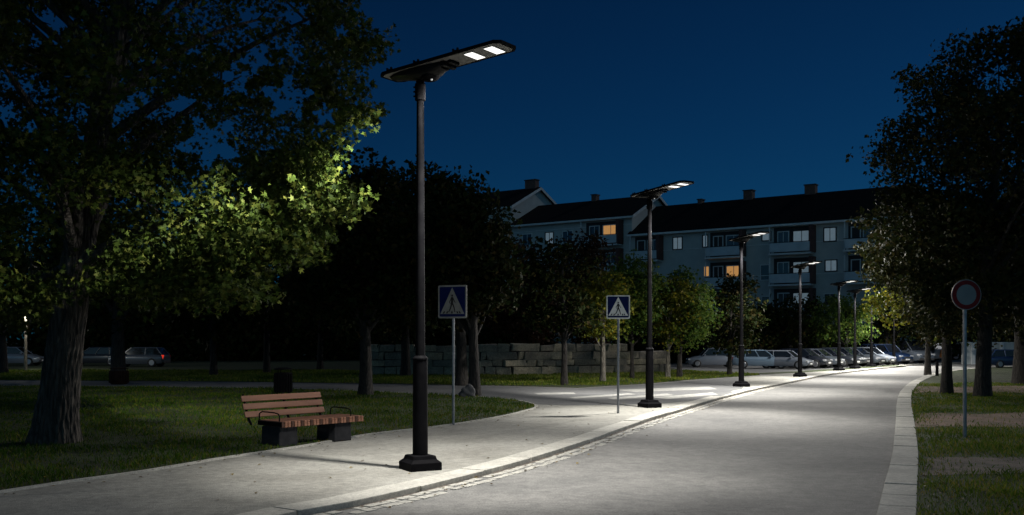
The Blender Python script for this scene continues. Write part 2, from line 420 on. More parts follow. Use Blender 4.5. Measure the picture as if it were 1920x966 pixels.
# ------------------------------------------------------------------ grass blades
def blades(name, poly, n, ymax, hgt, z, box, holes=(), wd=.006, gm=None):
    x0, x1, y0, y1 = box
    u = rng.random(n); y = y0 * (y1 / y0) ** u
    x = x0 + (x1 - x0) * rng.random(n)
    # keep to what the frame can see, with a margin
    ok = inpoly(x, y, poly) & (np.abs(x) < y * .56 + 1)
    for h in holes: ok &= ~inpoly(x + rng.normal(0, .28, n), y + rng.normal(0, .32, n), h) | (rng.random(n) < .05)
    # thin, patchy growth
    pn = np.sin(x * 1.7 + 1.3 * np.sin(y * .9)) * np.cos(y * 1.3 + 1.1 * np.sin(x * .8)) 
    ok &= rng.random(n) < .72 + .28 * pn
    x, y, pn = x[ok], y[ok], pn[ok]; k = len(x)
    sc_ = (y / 14.0) ** .6
    h = hgt * (.45 + .9 * rng.random(k)) * (1 + .35 * pn); a = rng.random(k) * 6.283; w = wd * sc_ * (.7 + .8 * rng.random(k))
    le = rng.normal(0, .5, k) * h; la = rng.random(k) * 6.283
    V = np.zeros((k, 4, 3))
    ca, sa = np.cos(a) * w, np.sin(a) * w
    V[:, 0] = np.stack([x - ca, y - sa, np.full(k, z)], 1)
    V[:, 1] = np.stack([x + ca, y + sa, np.full(k, z)], 1)
    mx, my = x + np.cos(la) * le * .35, y + np.sin(la) * le * .35
    V[:, 2] = np.stack([mx + ca * .7, my + sa * .7, z + h * .6], 1)
    V[:, 3] = np.stack([x + np.cos(la) * le, y + np.sin(la) * le, z + h], 1)
    o = np_mesh(name, V.reshape(-1, 3), 4, gm or G_blade)
    return tag(o, kind='stuff')
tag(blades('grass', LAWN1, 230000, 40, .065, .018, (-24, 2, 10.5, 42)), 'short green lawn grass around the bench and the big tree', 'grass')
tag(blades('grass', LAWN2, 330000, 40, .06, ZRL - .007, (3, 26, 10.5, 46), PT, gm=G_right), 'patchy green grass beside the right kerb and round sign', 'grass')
tag(blades('grass', FARP, 110000, 60, .09, .018, (-34, 14, 42, 62), wd=.010, gm=G_far_lit), 'sunlit looking grass strip before the stone wall across the side road'.replace('sunlit looking ', ''), 'grass')

# fallen leaves on the lawn and along the paving
LIT_P = []
for p in LE:
    if p[1] < 30:
        for _ in range(9):
            o = rng.normal(.12, .28); LIT_P.append((p[0] + rng.normal(0, .3), p[1] + o, .05 if o > .02 else .012))
for p in KL:
    if 9 < p.y < 34:
        for _ in range(3): LIT_P.append((p.x + .10 + abs(rng.normal(0, .22)), p.y + rng.normal(0, .3), ZR + .018))
for p in KRo:
    if 9 < p.y < 34:
        for _ in range(4): LIT_P.append((p.x + .1 + abs(rng.normal(0, .5)), p.y + rng.normal(0, .3), ZRL + .03))
for _ in range(260): LIT_P.append((rng.uniform(-9, 12), rng.uniform(11, 32), .012))
LIT_P = [q for q in LIT_P if not (q[2] == .012 and q[0] > min(KL, key=lambda p: abs(p.y - q[1])).x - .5)]
# ------------------------------------------------------------------ trees
LEAF8 = np.array([(0, 0, 0), (.16, .10, .04), (.56, .16, .14), (.24, .38, .06), (.54, .70, .12), (.15, .62, .03), (0, 1.05, -.10), (-.15, .62, .03), (-.54, .70, .12), (-.24, .38, .06), (-.56, .16, .14), (-.16, .10, .04)])
LEAF4 = np.array([(0, 0, 0), (.36, .5, .12), (0, 1.0, -.05), (-.36, .5, .12)])
def leaves(name, P, size, m, parent, tmpl=LEAF4, up=.35):
    n = len(P)
    s = size * (.6 + .75 * rng.random(n))
    nr = rng.normal(size=(n, 3)); nr[:, 2] += up * 2; nr /= np.linalg.norm(nr, axis=1)[:, None]
    t = rng.normal(size=(n, 3)); t[:, 2] -= .5; t -= nr * (t * nr).sum(1)[:, None]; t /= np.linalg.norm(t, axis=1)[:, None]
    bb = np.cross(nr, t)
    V = P[:, None, :] + s[:, None, None] * (bb[:, None, :] * tmpl[None, :, 0:1] + t[:, None, :] * (tmpl[None, :, 1:2] - .5) + nr[:, None, :] * tmpl[None, :, 2:3])
    return np_mesh(name, V.reshape(-1, 3), len(tmpl), m, parent)

LF_fall = leaf_mat('fallen_leaf', (.05, .028, .012), (.14, .09, .03), (.25, .19, .05), .1)
o = leaves('fallen_leaves', np.array(LIT_P), .06, LF_fall, None, LEAF4, up=3)
tag(o, 'scattered brown fallen leaves along the lawn edges and gutter', 'leaves', kind='stuff')
def project(P): return HX + F * P[:, 0] / P[:, 1], HY - F * (P[:, 2] - CAMZ) / P[:, 1]

def tree(name, x, y, z0, h, tr, ccz, rad, nclump, nper, lsize, lm, bm_, label, cat='tree', group=None, off=(0, 0), poly=None, holes=(), lean=(0, 0), tmpl=LEAF4,
         crad=.8, limbs=9, seg=9, tn=14, wob=.05, hollow=.35, extra=()):
    e = empty(name, (x, y, z0), 0, label, cat, group)
    cx, cy = off
    # clump centres (local)
    cc = []
    while len(cc) < nclump:
        v = rng.uniform(-1, 1, 3); r = np.linalg.norm(v)
        if r > 1 or r < hollow * rng.random(): continue
        p = np.array([cx + v[0] * rad[0], cy + v[1] * rad[1], ccz + v[2] * rad[2]])
        if v[2] < 0: p[:2] = np.array([cx, cy]) + (p[:2] - np.array([cx, cy])) * 1.05
        if p[2] < .9: continue
        cc.append(p)
    for q in extra: cc.append(np.array(q) - np.array([x, y, z0]))
    cc = np.array(cc)
    if poly is not None:
        W = cc + np.array([x, y, z0]); a, b_ = project(W)
        cc = cc[inpoly(a, b_, poly) | (W[:, 1] < 4)]
    # trunk
    tb = MB(); pts = []; rr = []; FL = .42 if tr > .34 else .35
    H = ccz + rad[2] * .45
    for i in range(seg + 1):
        u = i / seg; zz_ = u * H
        pts.append((lean[0] * u * H + (cx * u * u * .6) + random.uniform(-.02, .02) * tr * 4 * (i > 0), lean[1] * u * H + cy * u * u * .6, zz_ - (0.12 if i == 0 else 0)))
        flare = 1 + FL * math.exp(-zz_ / (tr * 1.3))
        rr.append(tr * flare * (1 - .72 * u ** 1.2))
    if h > 8:   # finer rings low down
        KS = 18 if tn >= 60 else 4
        P2 = []; R2 = []
        for i in range(seg):
            for k in range(KS):
                u = k / KS; P2.append(tuple(pts[i][j] * (1 - u) + pts[i + 1][j] * u for j in range(3))); 
                zz_ = P2[-1][2]; R2.append(tr * (1 + FL * math.exp(-max(0, zz_) / (tr * 1.3))) * (1 - .72 * (zz_ / H if zz_ > 0 else 0) ** 1.2))
        P2.append(pts[-1]); R2.append(rr[-1]); tb.tube(P2, R2, tn, wob=wob)
    else: tb.tube(pts, rr, tn, wob=wob)
    idx = list(range(len(cc))); random.shuffle(idx)
    for j, i in enumerate(idx[:limbs]):
        c = cc[i]; u = min(.92, max(.33, (c[2] - 1.2) / H * .75)); k = u * seg; k0 = min(seg - 1, int(k)); fr = k - k0
        s = Vector(pts[k0]).lerp(Vector(pts[k0 + 1]), fr); c = Vector(c)
        r0 = rr[k0] * .45
        mid = s.lerp(c, .5) + Vector((random.uniform(-.3, .3), random.uniform(-.3, .3), (c - s).length * .12))
        L_ = []; RR = []
        for q in range(7):
            w = q / 6; L_.append(s * (1 - w) ** 2 + mid * 2 * w * (1 - w) + c * w * w); RR.append(max(.012, r0 * (1 - w) ** .8))
        tb.tube(L_, RR, 7, wob=.04)
        for _ in range(3):
            st = L_[random.choice((3, 4, 5))]; en = st + Vector((random.uniform(-1, 1), random.uniform(-1, 1), random.uniform(-.3, .8))) * crad * 1.3
            tb.tube([st, st.lerp(en, .5) + Vector((0, 0, .08)), en], [r0 * .25, r0 * .16, .008], 5)
    tb.build('trunk', bm_, e, smooth=True)
    n = len(cc)
    cr = crad * (.55 + .75 * rng.random(n))
    dens = rng.random(n) ** .7 * 1.3 + .25
    cnt = (nper * dens * (cr / crad) ** 2).astype(int)
    idx = np.repeat(np.arange(n), cnt)
    d = rng.normal(size=(len(idx), 3)); d /= np.linalg.norm(d, axis=1)[:, None]
    rr_ = rng.random(len(idx)) ** .45
    P = cc[idx] + d * (rr_ * cr[idx])[:, None] * np.array([1.15, 1.15, .72])
    # drooping twiggy sub-clusters
    P += .10 * crad * np.sin(P[:, [1, 2, 0]] * 7.3 / crad)
    W = P + np.array([x, y, z0]); a, b_ = project(W)
    ok = W[:, 2] > .25
    if poly is not None:
        ja = 9 * np.sin(b_ * .11) + 5 * np.sin(b_ * .37 + 1); jb = 8 * np.sin(a * .13) + 5 * np.sin(a * .41)
        co = rng.normal(0, 11, (n, 2))[idx]
        ok &= inpoly(a + ja + co[:, 0], b_ + jb + co[:, 1], poly)
    q = P * (2.1 / crad)
    nz = np.sin(q[:, 0] * 1.3 + 2 * np.sin(q[:, 1] * .7)) + np.sin(q[:, 1] * 1.1 + 2 * np.sin(q[:, 2] * .9 + 1)) + np.sin(q[:, 2] * 1.7 + 2 * np.sin(q[:, 0] * .8 + 2))
    ok &= (nz > -.75) | (rng.random(len(P)) < .12)
    for hx, hy, hr in holes:
        dd = np.hypot(a - hx, (b_ - hy) * 1.15) * (1 + .3 * np.sin(np.arctan2(b_ - hy, a - hx) * 5 + hx))
        ok &= (dd > hr) | (rng.random(len(a)) < .06)
    P = P[ok]
    leaves('crown', P, lsize, lm, e, tmpl)
    return e, len(P)

POLY1 = [(-900, -600), (720, -600), (690, -40), (678, 0), (664, 22), (690, 52), (742, 62), (736, 88), (700, 112), (672, 104), (690, 140), (684, 170), (714, 212), (694, 240), (655, 236), (640, 262), (655, 300),
         (622, 322), (640, 352), (700, 360), (690, 385), (662, 412), (622, 408), (606, 440), (618, 470), (575, 488), (548, 478), (528, 505), (540, 545), (512, 572), (470, 566), (440, 552), (400, 585),
         (330, 568), (260, 592), (205, 548), (160, 560), (110, 598), (0, 615), (-500, 640)]
ex = []
for px, py, dpt in [(640, 380, 16.6), (610, 372, 17), (665, 378, 16.4), (560, 420, 16.5), (590, 445, 16.2), (575, 395, 17), (520, 380, 16.8), (500, 440, 16.3), (480, 500, 15.9), (500, 545, 15.8), (450, 530, 16.2), (430, 470, 16.4),
                    (540, 340, 17.2), (600, 320, 17.5), (620, 290, 17.6), (570, 280, 17.8), (640, 215, 18), (680, 210, 18.2), (700, 85, 18.5), (670, 80, 18.3), (650, 150, 18.2), (600, 150, 18), (400, 540, 16), (350, 520, 16), (300, 560, 16.5),
                    (470, 400, 17), (420, 400, 17), (380, 450, 16.5), (320, 480, 16.5), (250, 540, 16.5), (530, 470, 16), (545, 445, 16.6), (615, 405, 16.6), (505, 500, 16.0), (460, 550, 16.0), (350, 420, 16.6), (240, 480, 16.6), (60, 560, 16.8), (20, 520, 16.5)]:
    ex.append(((px - HX) / F * dpt, dpt, CAMZ + (HY - py) / F * dpt))
x1, y1, _ = gp(100, 832)
e1, n1 = tree('broadleaf_tree', x1, y1, .02, 14, .35, 7.6, (6.9, 6.0, 5.6), 360, 560, .094, LF_big, M_bark, 'huge broadleaf tree left of the bench with thick ridged trunk and lamp-lit outer leaves',
              poly=POLY1, holes=((392, 268, 44), (540, 185, 38), (88, 52, 38), (470, 30, 22), (440, 150, 30), (610, 215, 20), (10, 215, 22), (340, 200, 22), (480, 110, 26), (555, 30, 24), (280, 205, 12), (230, 70, 14), (60, 235, 14), (640, 60, 12)), lean=(.125, -.01), tmpl=LEAF8, crad=.85, limbs=26, tn=110, wob=.03, off=(.7, 0), extra=ex)
POLYR = [(2300, -60), (1955, 10), (1880, 45), (1845, 72), (1800, 66), (1755, 78), (1742, 108), (1702, 118), (1676, 134), (1690, 160), (1718, 182), (1702, 226), (1662, 222), (1652, 250), (1610, 276), (1628, 306), (1652, 332), (1640, 372),
         (1600, 398), (1616, 440), (1600, 472), (1622, 512), (1672, 532), (1690, 582), (1704, 612), (1760, 640), (1800, 628), (1860, 618), (2300, 650)]
xr1, yr1, _ = gp(1843, 745, -.08)
tree('broadleaf_tree', xr1, yr1, -.09, 13.5, .27, 7.8, (6.4, 4.6, 6.2), 300, 260, .17, LF_right, M_bark2, 'tall dark tree behind the round sign, the thicker of the two trunks there', poly=POLYR, crad=1.1, limbs=16, off=(1.3, 0), tn=18)
xr2, yr2, _ = gp(1789, 741, -.08)
tree('broadleaf_tree', xr2, yr2 + .6, -.09, 8, .2, 4.7, (3.8, 2.8, 3.1), 120, 200, .17, LF_right, M_bark2, 'slimmer tree just left of the round sign with low olive branches', poly=POLYR, crad=.95, limbs=9, off=(-.3, 0), tn=14)
xr3, yr3, _ = gp(1913, 722, -.08)
tree('broadleaf_tree', xr3, yr3, -.09, 12, .3, 6.5, (4.8, 4, 4.8), 130, 150, .2, LF_right, M_bark2, 'dark tree cut by the right edge of the picture, farthest right of all trunks', crad=1.2, limbs=9)
tree('broadleaf_tree', 23.6, 56.5, -.09, 7, .17, 4.7, (3.2, 2.6, 2.7), 80, 120, .2, LF_yel, M_bark2, 'yellow-green tree overhanging the bend of the road beyond the black bollard', crad=1.0, limbs=6, off=(.2, 0))
tree('broadleaf_tree', 28.5, 60, -.09, 9, .2, 5.2, (3.4, 3, 3.2), 46, 100, .24, LF_dark, M_bark2, 'dark tree far behind the round sign beyond the earth path', crad=1.1, limbs=6)

def T(px, pyb, crown, lm, bmt, tr, label, name='broadleaf_tree', z=.02, n=34, per=90, ls=.2, cr=.85, group=None, depth=None, limbs=6, polyc=None):
    """crown = (x0,x1,ytop,ybot) measured in the photo at the trunk's distance"""
    x, y, _ = gp(px, pyb, z)
    s = y / F; a0, a1, t, bt = crown
    cx = ((a0 + a1) / 2 - px) * s; rx = (a1 - a0) / 2 * s * .92; zt = CAMZ + (HY - t) * s; zb = CAMZ + (HY - bt) * s
    zb = max(zb, .8)
    return tree(name, x, y, z, zt, tr, (zt + zb) / 2, (rx, max(rx * .8, 1.2), (zt - zb) / 2 * .9), n, per, ls, lm, bmt, label, crad=cr, off=(cx, 0), limbs=limbs, group=group, tn=12)
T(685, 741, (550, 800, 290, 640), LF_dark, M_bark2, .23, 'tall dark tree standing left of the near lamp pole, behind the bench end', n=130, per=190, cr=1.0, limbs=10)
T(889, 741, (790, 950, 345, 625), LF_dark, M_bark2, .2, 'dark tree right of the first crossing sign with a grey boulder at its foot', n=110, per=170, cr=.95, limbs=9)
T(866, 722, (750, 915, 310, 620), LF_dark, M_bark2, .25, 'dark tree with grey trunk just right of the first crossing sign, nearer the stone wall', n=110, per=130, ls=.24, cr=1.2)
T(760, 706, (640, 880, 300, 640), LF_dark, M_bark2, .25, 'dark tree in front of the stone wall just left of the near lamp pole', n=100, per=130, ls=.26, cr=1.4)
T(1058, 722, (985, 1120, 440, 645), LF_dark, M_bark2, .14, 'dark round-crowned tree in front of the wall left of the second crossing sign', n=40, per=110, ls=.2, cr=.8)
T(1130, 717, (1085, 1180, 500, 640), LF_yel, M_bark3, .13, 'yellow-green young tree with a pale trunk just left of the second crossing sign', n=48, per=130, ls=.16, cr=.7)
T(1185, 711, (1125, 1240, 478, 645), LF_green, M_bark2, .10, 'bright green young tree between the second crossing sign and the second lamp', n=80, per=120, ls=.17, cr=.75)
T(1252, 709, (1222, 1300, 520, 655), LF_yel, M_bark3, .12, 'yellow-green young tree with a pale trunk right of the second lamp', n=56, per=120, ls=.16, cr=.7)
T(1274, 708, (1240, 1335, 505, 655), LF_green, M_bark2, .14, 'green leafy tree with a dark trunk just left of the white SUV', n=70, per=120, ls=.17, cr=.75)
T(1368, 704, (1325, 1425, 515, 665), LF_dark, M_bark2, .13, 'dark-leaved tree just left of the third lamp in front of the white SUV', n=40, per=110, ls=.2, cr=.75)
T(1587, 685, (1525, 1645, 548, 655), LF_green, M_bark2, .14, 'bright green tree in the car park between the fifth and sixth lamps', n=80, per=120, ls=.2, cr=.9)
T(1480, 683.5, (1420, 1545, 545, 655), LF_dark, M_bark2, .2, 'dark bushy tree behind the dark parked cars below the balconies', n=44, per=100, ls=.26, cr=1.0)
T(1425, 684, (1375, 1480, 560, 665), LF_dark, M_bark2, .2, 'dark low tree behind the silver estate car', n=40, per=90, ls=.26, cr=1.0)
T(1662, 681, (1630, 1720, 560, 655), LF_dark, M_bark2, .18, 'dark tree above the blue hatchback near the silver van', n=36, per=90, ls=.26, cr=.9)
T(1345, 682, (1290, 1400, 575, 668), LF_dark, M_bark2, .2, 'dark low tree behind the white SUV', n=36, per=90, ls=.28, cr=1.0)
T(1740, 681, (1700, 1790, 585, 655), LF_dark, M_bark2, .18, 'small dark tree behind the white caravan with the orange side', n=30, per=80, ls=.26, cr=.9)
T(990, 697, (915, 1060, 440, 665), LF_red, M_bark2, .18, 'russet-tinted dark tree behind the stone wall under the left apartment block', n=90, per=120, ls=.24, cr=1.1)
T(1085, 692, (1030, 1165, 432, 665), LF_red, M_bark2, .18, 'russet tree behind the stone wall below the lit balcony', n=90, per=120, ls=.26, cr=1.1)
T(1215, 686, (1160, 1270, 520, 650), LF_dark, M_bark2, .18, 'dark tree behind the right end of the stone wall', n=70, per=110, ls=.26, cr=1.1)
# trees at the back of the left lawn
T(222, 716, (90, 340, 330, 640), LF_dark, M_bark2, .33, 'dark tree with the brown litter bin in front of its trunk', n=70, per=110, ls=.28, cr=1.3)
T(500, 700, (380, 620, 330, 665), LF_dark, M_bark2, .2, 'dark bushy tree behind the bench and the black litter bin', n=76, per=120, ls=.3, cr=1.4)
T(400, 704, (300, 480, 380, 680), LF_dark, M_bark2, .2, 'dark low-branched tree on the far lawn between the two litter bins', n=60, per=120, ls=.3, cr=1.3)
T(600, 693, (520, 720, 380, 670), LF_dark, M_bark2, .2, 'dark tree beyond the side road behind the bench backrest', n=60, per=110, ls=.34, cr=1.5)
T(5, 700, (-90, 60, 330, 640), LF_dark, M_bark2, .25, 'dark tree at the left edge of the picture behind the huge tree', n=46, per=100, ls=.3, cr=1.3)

# distant wood: uncountable dark mass closing the horizon
def wood(name, pts, n, label, lm=LF_dark):
    P = []
    cnt = len(pts)
    for _ in range(n):
        a, b_, h = pts[rng.integers(cnt - 1)], None, None
        i = rng.integers(cnt - 1); u = rng.random()
        x = pts[i][0] * (1 - u) + pts[i + 1][0] * u; y = pts[i][1] * (1 - u) + pts[i + 1][1] * u; hh = pts[i][2] * (1 - u) + pts[i + 1][2] * u
        c = np.array([x + rng.normal(0, 1.2), y + rng.normal(0, 2), rng.random() * hh * (.75 + .25 * math.sin(x * .6))])
        d = rng.normal(size=(120, 3)) * np.array([1.1, 1.1, .8]); P.append(c + d)
    P = np.concatenate(P); P = P[P[:, 2] > 0]
    o = leaves(name, P, .5, lm, None)
    return tag(o, label, 'wood', kind='stuff')
wood('distant_wood', [(-85, 84, 11), (-40, 88, 11), (-25, 92, 10), (-8, 96, 9), (2, 98, 6)], 1100, 'dark distant wood closing the view behind the left lawn')
wood('distant_wood', [(36, 100, 8), (46, 92, 8), (60, 88, 8), (80, 84, 8)], 200, 'dark distant wood behind the bend of the road on the right')
# low hedge below the apartments
wood('hedge', [(9, 84, 3.2), (16, 82, 3.2), (24, 84, 3.2), (32, 88, 3.4)], 120, 'dark hedge mass between the parked cars and the apartments')

# ------------------------------------------------------------------ street lamps
def head_mesh(root, rot, z0, wide=.7, az=None):
    """luminaire along local +x, pole axis at x=0"""
    hd = bpy.data.objects.new('lamp_head', None)
    M = Matrix.Translation((0, 0, z0)) @ Matrix.Rotation(rot, 4, 'Z') @ Matrix.Rotation(R(-3.6), 4, 'Y')
    Z = 0.0
    def out(p0, p1, w, ch):  # chamfered outline
        h = w / 2
        return [(p0, -h * .7), (p0 + .1, -h), (p1 - ch, -h), (p1, -h + ch), (p1, h - ch), (p1 - ch, h), (p0 + .1, h), (p0, h * .7)]
    b = MB(); b.prism(out(-.62, 1.66, .50, .08), Z + .205, Z + .245, M)
    body = b.build('lamp_head', M_under, root)
    b = MB()   # black outer frame, standing a little proud of the grey underside
    o = out(-.635, 1.675, .53, .085)
    i_ = out(-.60, 1.63, .465, .075)
    n = len(o)
    v = [(x, y, Z + .201) for x, y in i_] + [(x, y, Z + .199) for x, y in o] + [(x, y, Z + .243) for x, y in o] + [(x, y, Z + .248) for x, y in i_]
    f = []
    for a in range(3):
        for k in range(n):
            k2 = (k + 1) % n; f.append((a * n + k, a * n + k2, (a + 1) * n + k2, (a + 1) * n + k))
    f += [tuple(range(3 * n, 4 * n))]
    b.add(v, f, M); b.build('frame', M_black, body)
    b = MB(); b.box((.45, 0, Z + .257), (1.95, .42, .012), M); b.build('solar_panel', M_solar, body)
    b = MB()
    for xx in (-.38, .16, .91):
        for s in (-1, 1):
            b = MB(); b.box((xx, s * .264, Z + .225), (.10, .03, .05), M); b.box((xx - .04, s * .264, Z + .262), (.022, .03, .028), M); b.box((xx + .04, s * .264, Z + .262), (.022, .03, .028), M)
            b.build('clip', M_black, body)
    # tapered driver housing and dome under the panel
    b = MB()
    st = [(-.52, .10, .03), (-.38, .17, .06), (-.2, .2, .1), (0, .2, .15), (.2, .19, .165), (.34, .17, .15), (.42, .15, .10), (.5, .14, .09)]
    rings = []
    v = []; f = []
    for xx, hw, dp in st:
        for k in range(9):
            th = math.pi * k / 8
            v.append((xx, -hw * math.cos(th), Z + .2 - dp * math.sin(th) ** .6))
    for i in range(len(st) - 1):
        for k in range(8): f.append((i * 9 + k, i * 9 + k + 1, (i + 1) * 9 + k + 1, (i + 1) * 9 + k))
    f += [tuple(range(9)), tuple(range((len(st) - 1) * 9 + 8, (len(st) - 1) * 9 - 1, -1))]
    b.add(v, f, M); b.build('housing', M_dgrey, body, smooth=True)
    b = MB()
    pr = [(0, .0), (.05, .004), (.10, .018), (.145, .05), (.15, .09)]
    v = []; f = []
    for r_, z_ in pr[1:]:
        for k in range(20):
            th = 2 * math.pi * k / 20; v.append((.2 + r_ * math.cos(th), r_ * math.sin(th), Z - .005 + z_))
    for i in range(3):
        for k in range(20): f.append((i * 20 + k, i * 20 + (k + 1) % 20, (i + 1) * 20 + (k + 1) % 20, (i + 1) * 20 + k))
    f.append(tuple(range(19, -1, -1)))
    b.add(v, f, M); b.build('dome', M_black, body, smooth=True)
    b = MB(); b.tube([(.26, -.04, Z - .012), (.26, -.04, Z + .01)], [.012, .02], 10, M=M); b.build('sensor', M_led_s, body)
    b = MB(); b.box((.56, 0, Z + .165), (.07, .30, .075), M); b.box((.66, 0, Z + .18), (.06, .22, .045), M); b.build('bracket', M_dgrey, body, bevel=.008)
    for xx in (1.06, 1.42):
        b = MB(); b.box((xx, 0, Z + .199), (.17, .34, .014), M); md = b.build('light_module', M_white, body)
        b = MB(); b.add([(xx - .075, -.16, Z + .1895), (xx + .075, -.16, Z + .1895), (xx + .075, .16, Z + .1895), (xx - .075, .16, Z + .1895)], [(3, 2, 1, 0)], M)
        b.build('lens', M_led, md)
    ld = bpy.data.lights.new('lamp_light', 'SPOT'); ld.energy = LAMP_W * (.9 if wide > 3.8 and wide < 4 else 1.45 if wide > 1 else 1.35); ld.color = (1, .965, .90); ld.spot_size = R(176); ld.spot_blend = .1; ld.shadow_soft_size = .12; optic(ld, wide, az)
    lo = bpy.data.objects.new('lamp_light', ld); lo.location = M @ Vector((1.24, 0, Z + .04)); lo.rotation_euler = (R(10), 0, 0) if wide > 3.8 and wide < 4 else (R(-14), R(0), 0); link(lo, body)
    return body

LAMP_W = 3700
AZS = 1
def optic(ld, wide, az=None):
    """street-light optic: a bright core, a dip, and an added side lobe at low angles"""
    ld.use_nodes = True; N = ld.node_tree.nodes; L = ld.node_tree.links
    em = [n for n in N if n.type == 'EMISSION'][0]
    tc = N.new('ShaderNodeTexCoord'); sx = N.new('ShaderNodeSeparateXYZ'); L.new(tc.outputs['Normal'], sx.inputs[0])
    ab = N.new('ShaderNodeMath'); ab.operation = 'ABSOLUTE'; L.new(sx.outputs['Z'], ab.inputs[0])
    r = N.new('ShaderNodeValToRGB'); e = r.color_ramp.elements
    pts = [(0, 0), (.19, .0), (.30, .10), (.44, .5), (.58, .22), (.68, .14), (.78, .22), (.88, .78), (.95, 1), (1, 1)]
    if az is None or not (wide > 3.8 and wide < 4): pts = [(0, 0), (.12, .06), (.22, .22), (.38, .5), (.55, .3), (.66, .2), (.78, .3), (.88, .75), (.94, 1), (1, 1)]
    e[0].position = 0; e[0].color = (0, 0, 0, 1); e[1].position = 1; e[1].color = (1, 1, 1, 1)
    for p, v in pts[1:-1]:
        k = e.new(p); k.color = (v, v, v, 1)
    L.new(ab.outputs[0], r.inputs['Fac'])
    # gain of the low-angle lobe: all round, or (added to light the foliage) towards one azimuth only
    lo_ = N.new('ShaderNodeMapRange'); lo_.inputs[1].default_value = .74 if wide > 3.8 and wide < 4 else .62; lo_.inputs[2].default_value = .5 if wide > 3.8 and wide < 4 else .35; lo_.inputs[3].default_value = 0; lo_.inputs[4].default_value = 1
    L.new(ab.outputs[0], lo_.inputs[0])
    if az is not None:
        fl = N.new('ShaderNodeVectorMath'); fl.operation = 'MULTIPLY'; fl.inputs[1].default_value = (1, 1, 0); L.new(tc.outputs['Normal'], fl.inputs[0])
        nm = N.new('ShaderNodeVectorMath'); nm.operation = 'NORMALIZE'; L.new(fl.outputs[0], nm.inputs[0])
        dt = N.new('ShaderNodeVectorMath'); dt.operation = 'DOT_PRODUCT'; dt.inputs[1].default_value = (AZS * az[0], AZS * az[1], 0); L.new(nm.outputs[0], dt.inputs[0])
        am = N.new('ShaderNodeMapRange'); am.inputs[1].default_value = .83; am.inputs[2].default_value = .97; am.inputs[3].default_value = .12; am.inputs[4].default_value = wide * 2
        L.new(dt.outputs['Value'], am.inputs[0])
        # cut added to the lobe so the pole stays dark
        d2 = N.new('ShaderNodeVectorMath'); d2.operation = 'DOT_PRODUCT'; d2.inputs[1].default_value = (-.862, .507, 0); L.new(nm.outputs[0], d2.inputs[0])
        c2 = N.new('ShaderNodeMapRange'); c2.inputs[1].default_value = .990; c2.inputs[2].default_value = .9965; c2.inputs[3].default_value = 1; c2.inputs[4].default_value = .02
        L.new(d2.outputs['Value'], c2.inputs[0])
        mm = N.new('ShaderNodeMath'); mm.operation = 'MULTIPLY'; L.new(am.outputs[0], mm.inputs[0]); L.new(c2.outputs[0], mm.inputs[1]); gain = mm.outputs[0]
    else:
        vv = N.new('ShaderNodeValue'); vv.outputs[0].default_value = wide * 2; gain = vv.outputs[0]
    mg = N.new('ShaderNodeMix'); mg.data_type = 'FLOAT'; mg.inputs[2].default_value = 1; L.new(lo_.outputs[0], mg.inputs[0]); L.new(gain, mg.inputs[3])
    ml = N.new('ShaderNodeMath'); ml.operation = 'MULTIPLY'; L.new(r.outputs['Color'], ml.inputs[0]); L.new(mg.outputs[0], ml.inputs[1])
    L.new(ml.outputs[0], em.inputs['Strength'])
def led_mat():
    m = bpy.data.materials.new('led_lens'); m.use_nodes = True; N = m.node_tree.nodes; L = m.node_tree.links; b = N['Principled BSDF']
    b.inputs['Base Color'].default_value = (.8, .8, .8, 1)
    tc = N.new('ShaderNodeTexCoord'); v = N.new('ShaderNodeTexVoronoi'); v.inputs['Scale'].default_value = 28; v.inputs['Randomness'].default_value = .1
    L.new(tc.outputs['Object'], v.inputs['Vector'])
    r = N.new('ShaderNodeValToRGB'); r.color_ramp.elements[0].color = (1, .98, .95, 1); r.color_ramp.elements[1].color = (.35, .34, .33, 1); r.color_ramp.elements[1].position = .8
    L.new(v.outputs['Distance'], r.inputs['Fac']); L.new(r.outputs['Color'], b.inputs['Emission Color']); b.inputs['Emission Strength'].default_value = 2.6
    return m
M_led = led_mat()
M_led_s = mat('sensor_lens', (.6, .6, .6), .2, emit=(1, 1, 1), estr=.25)
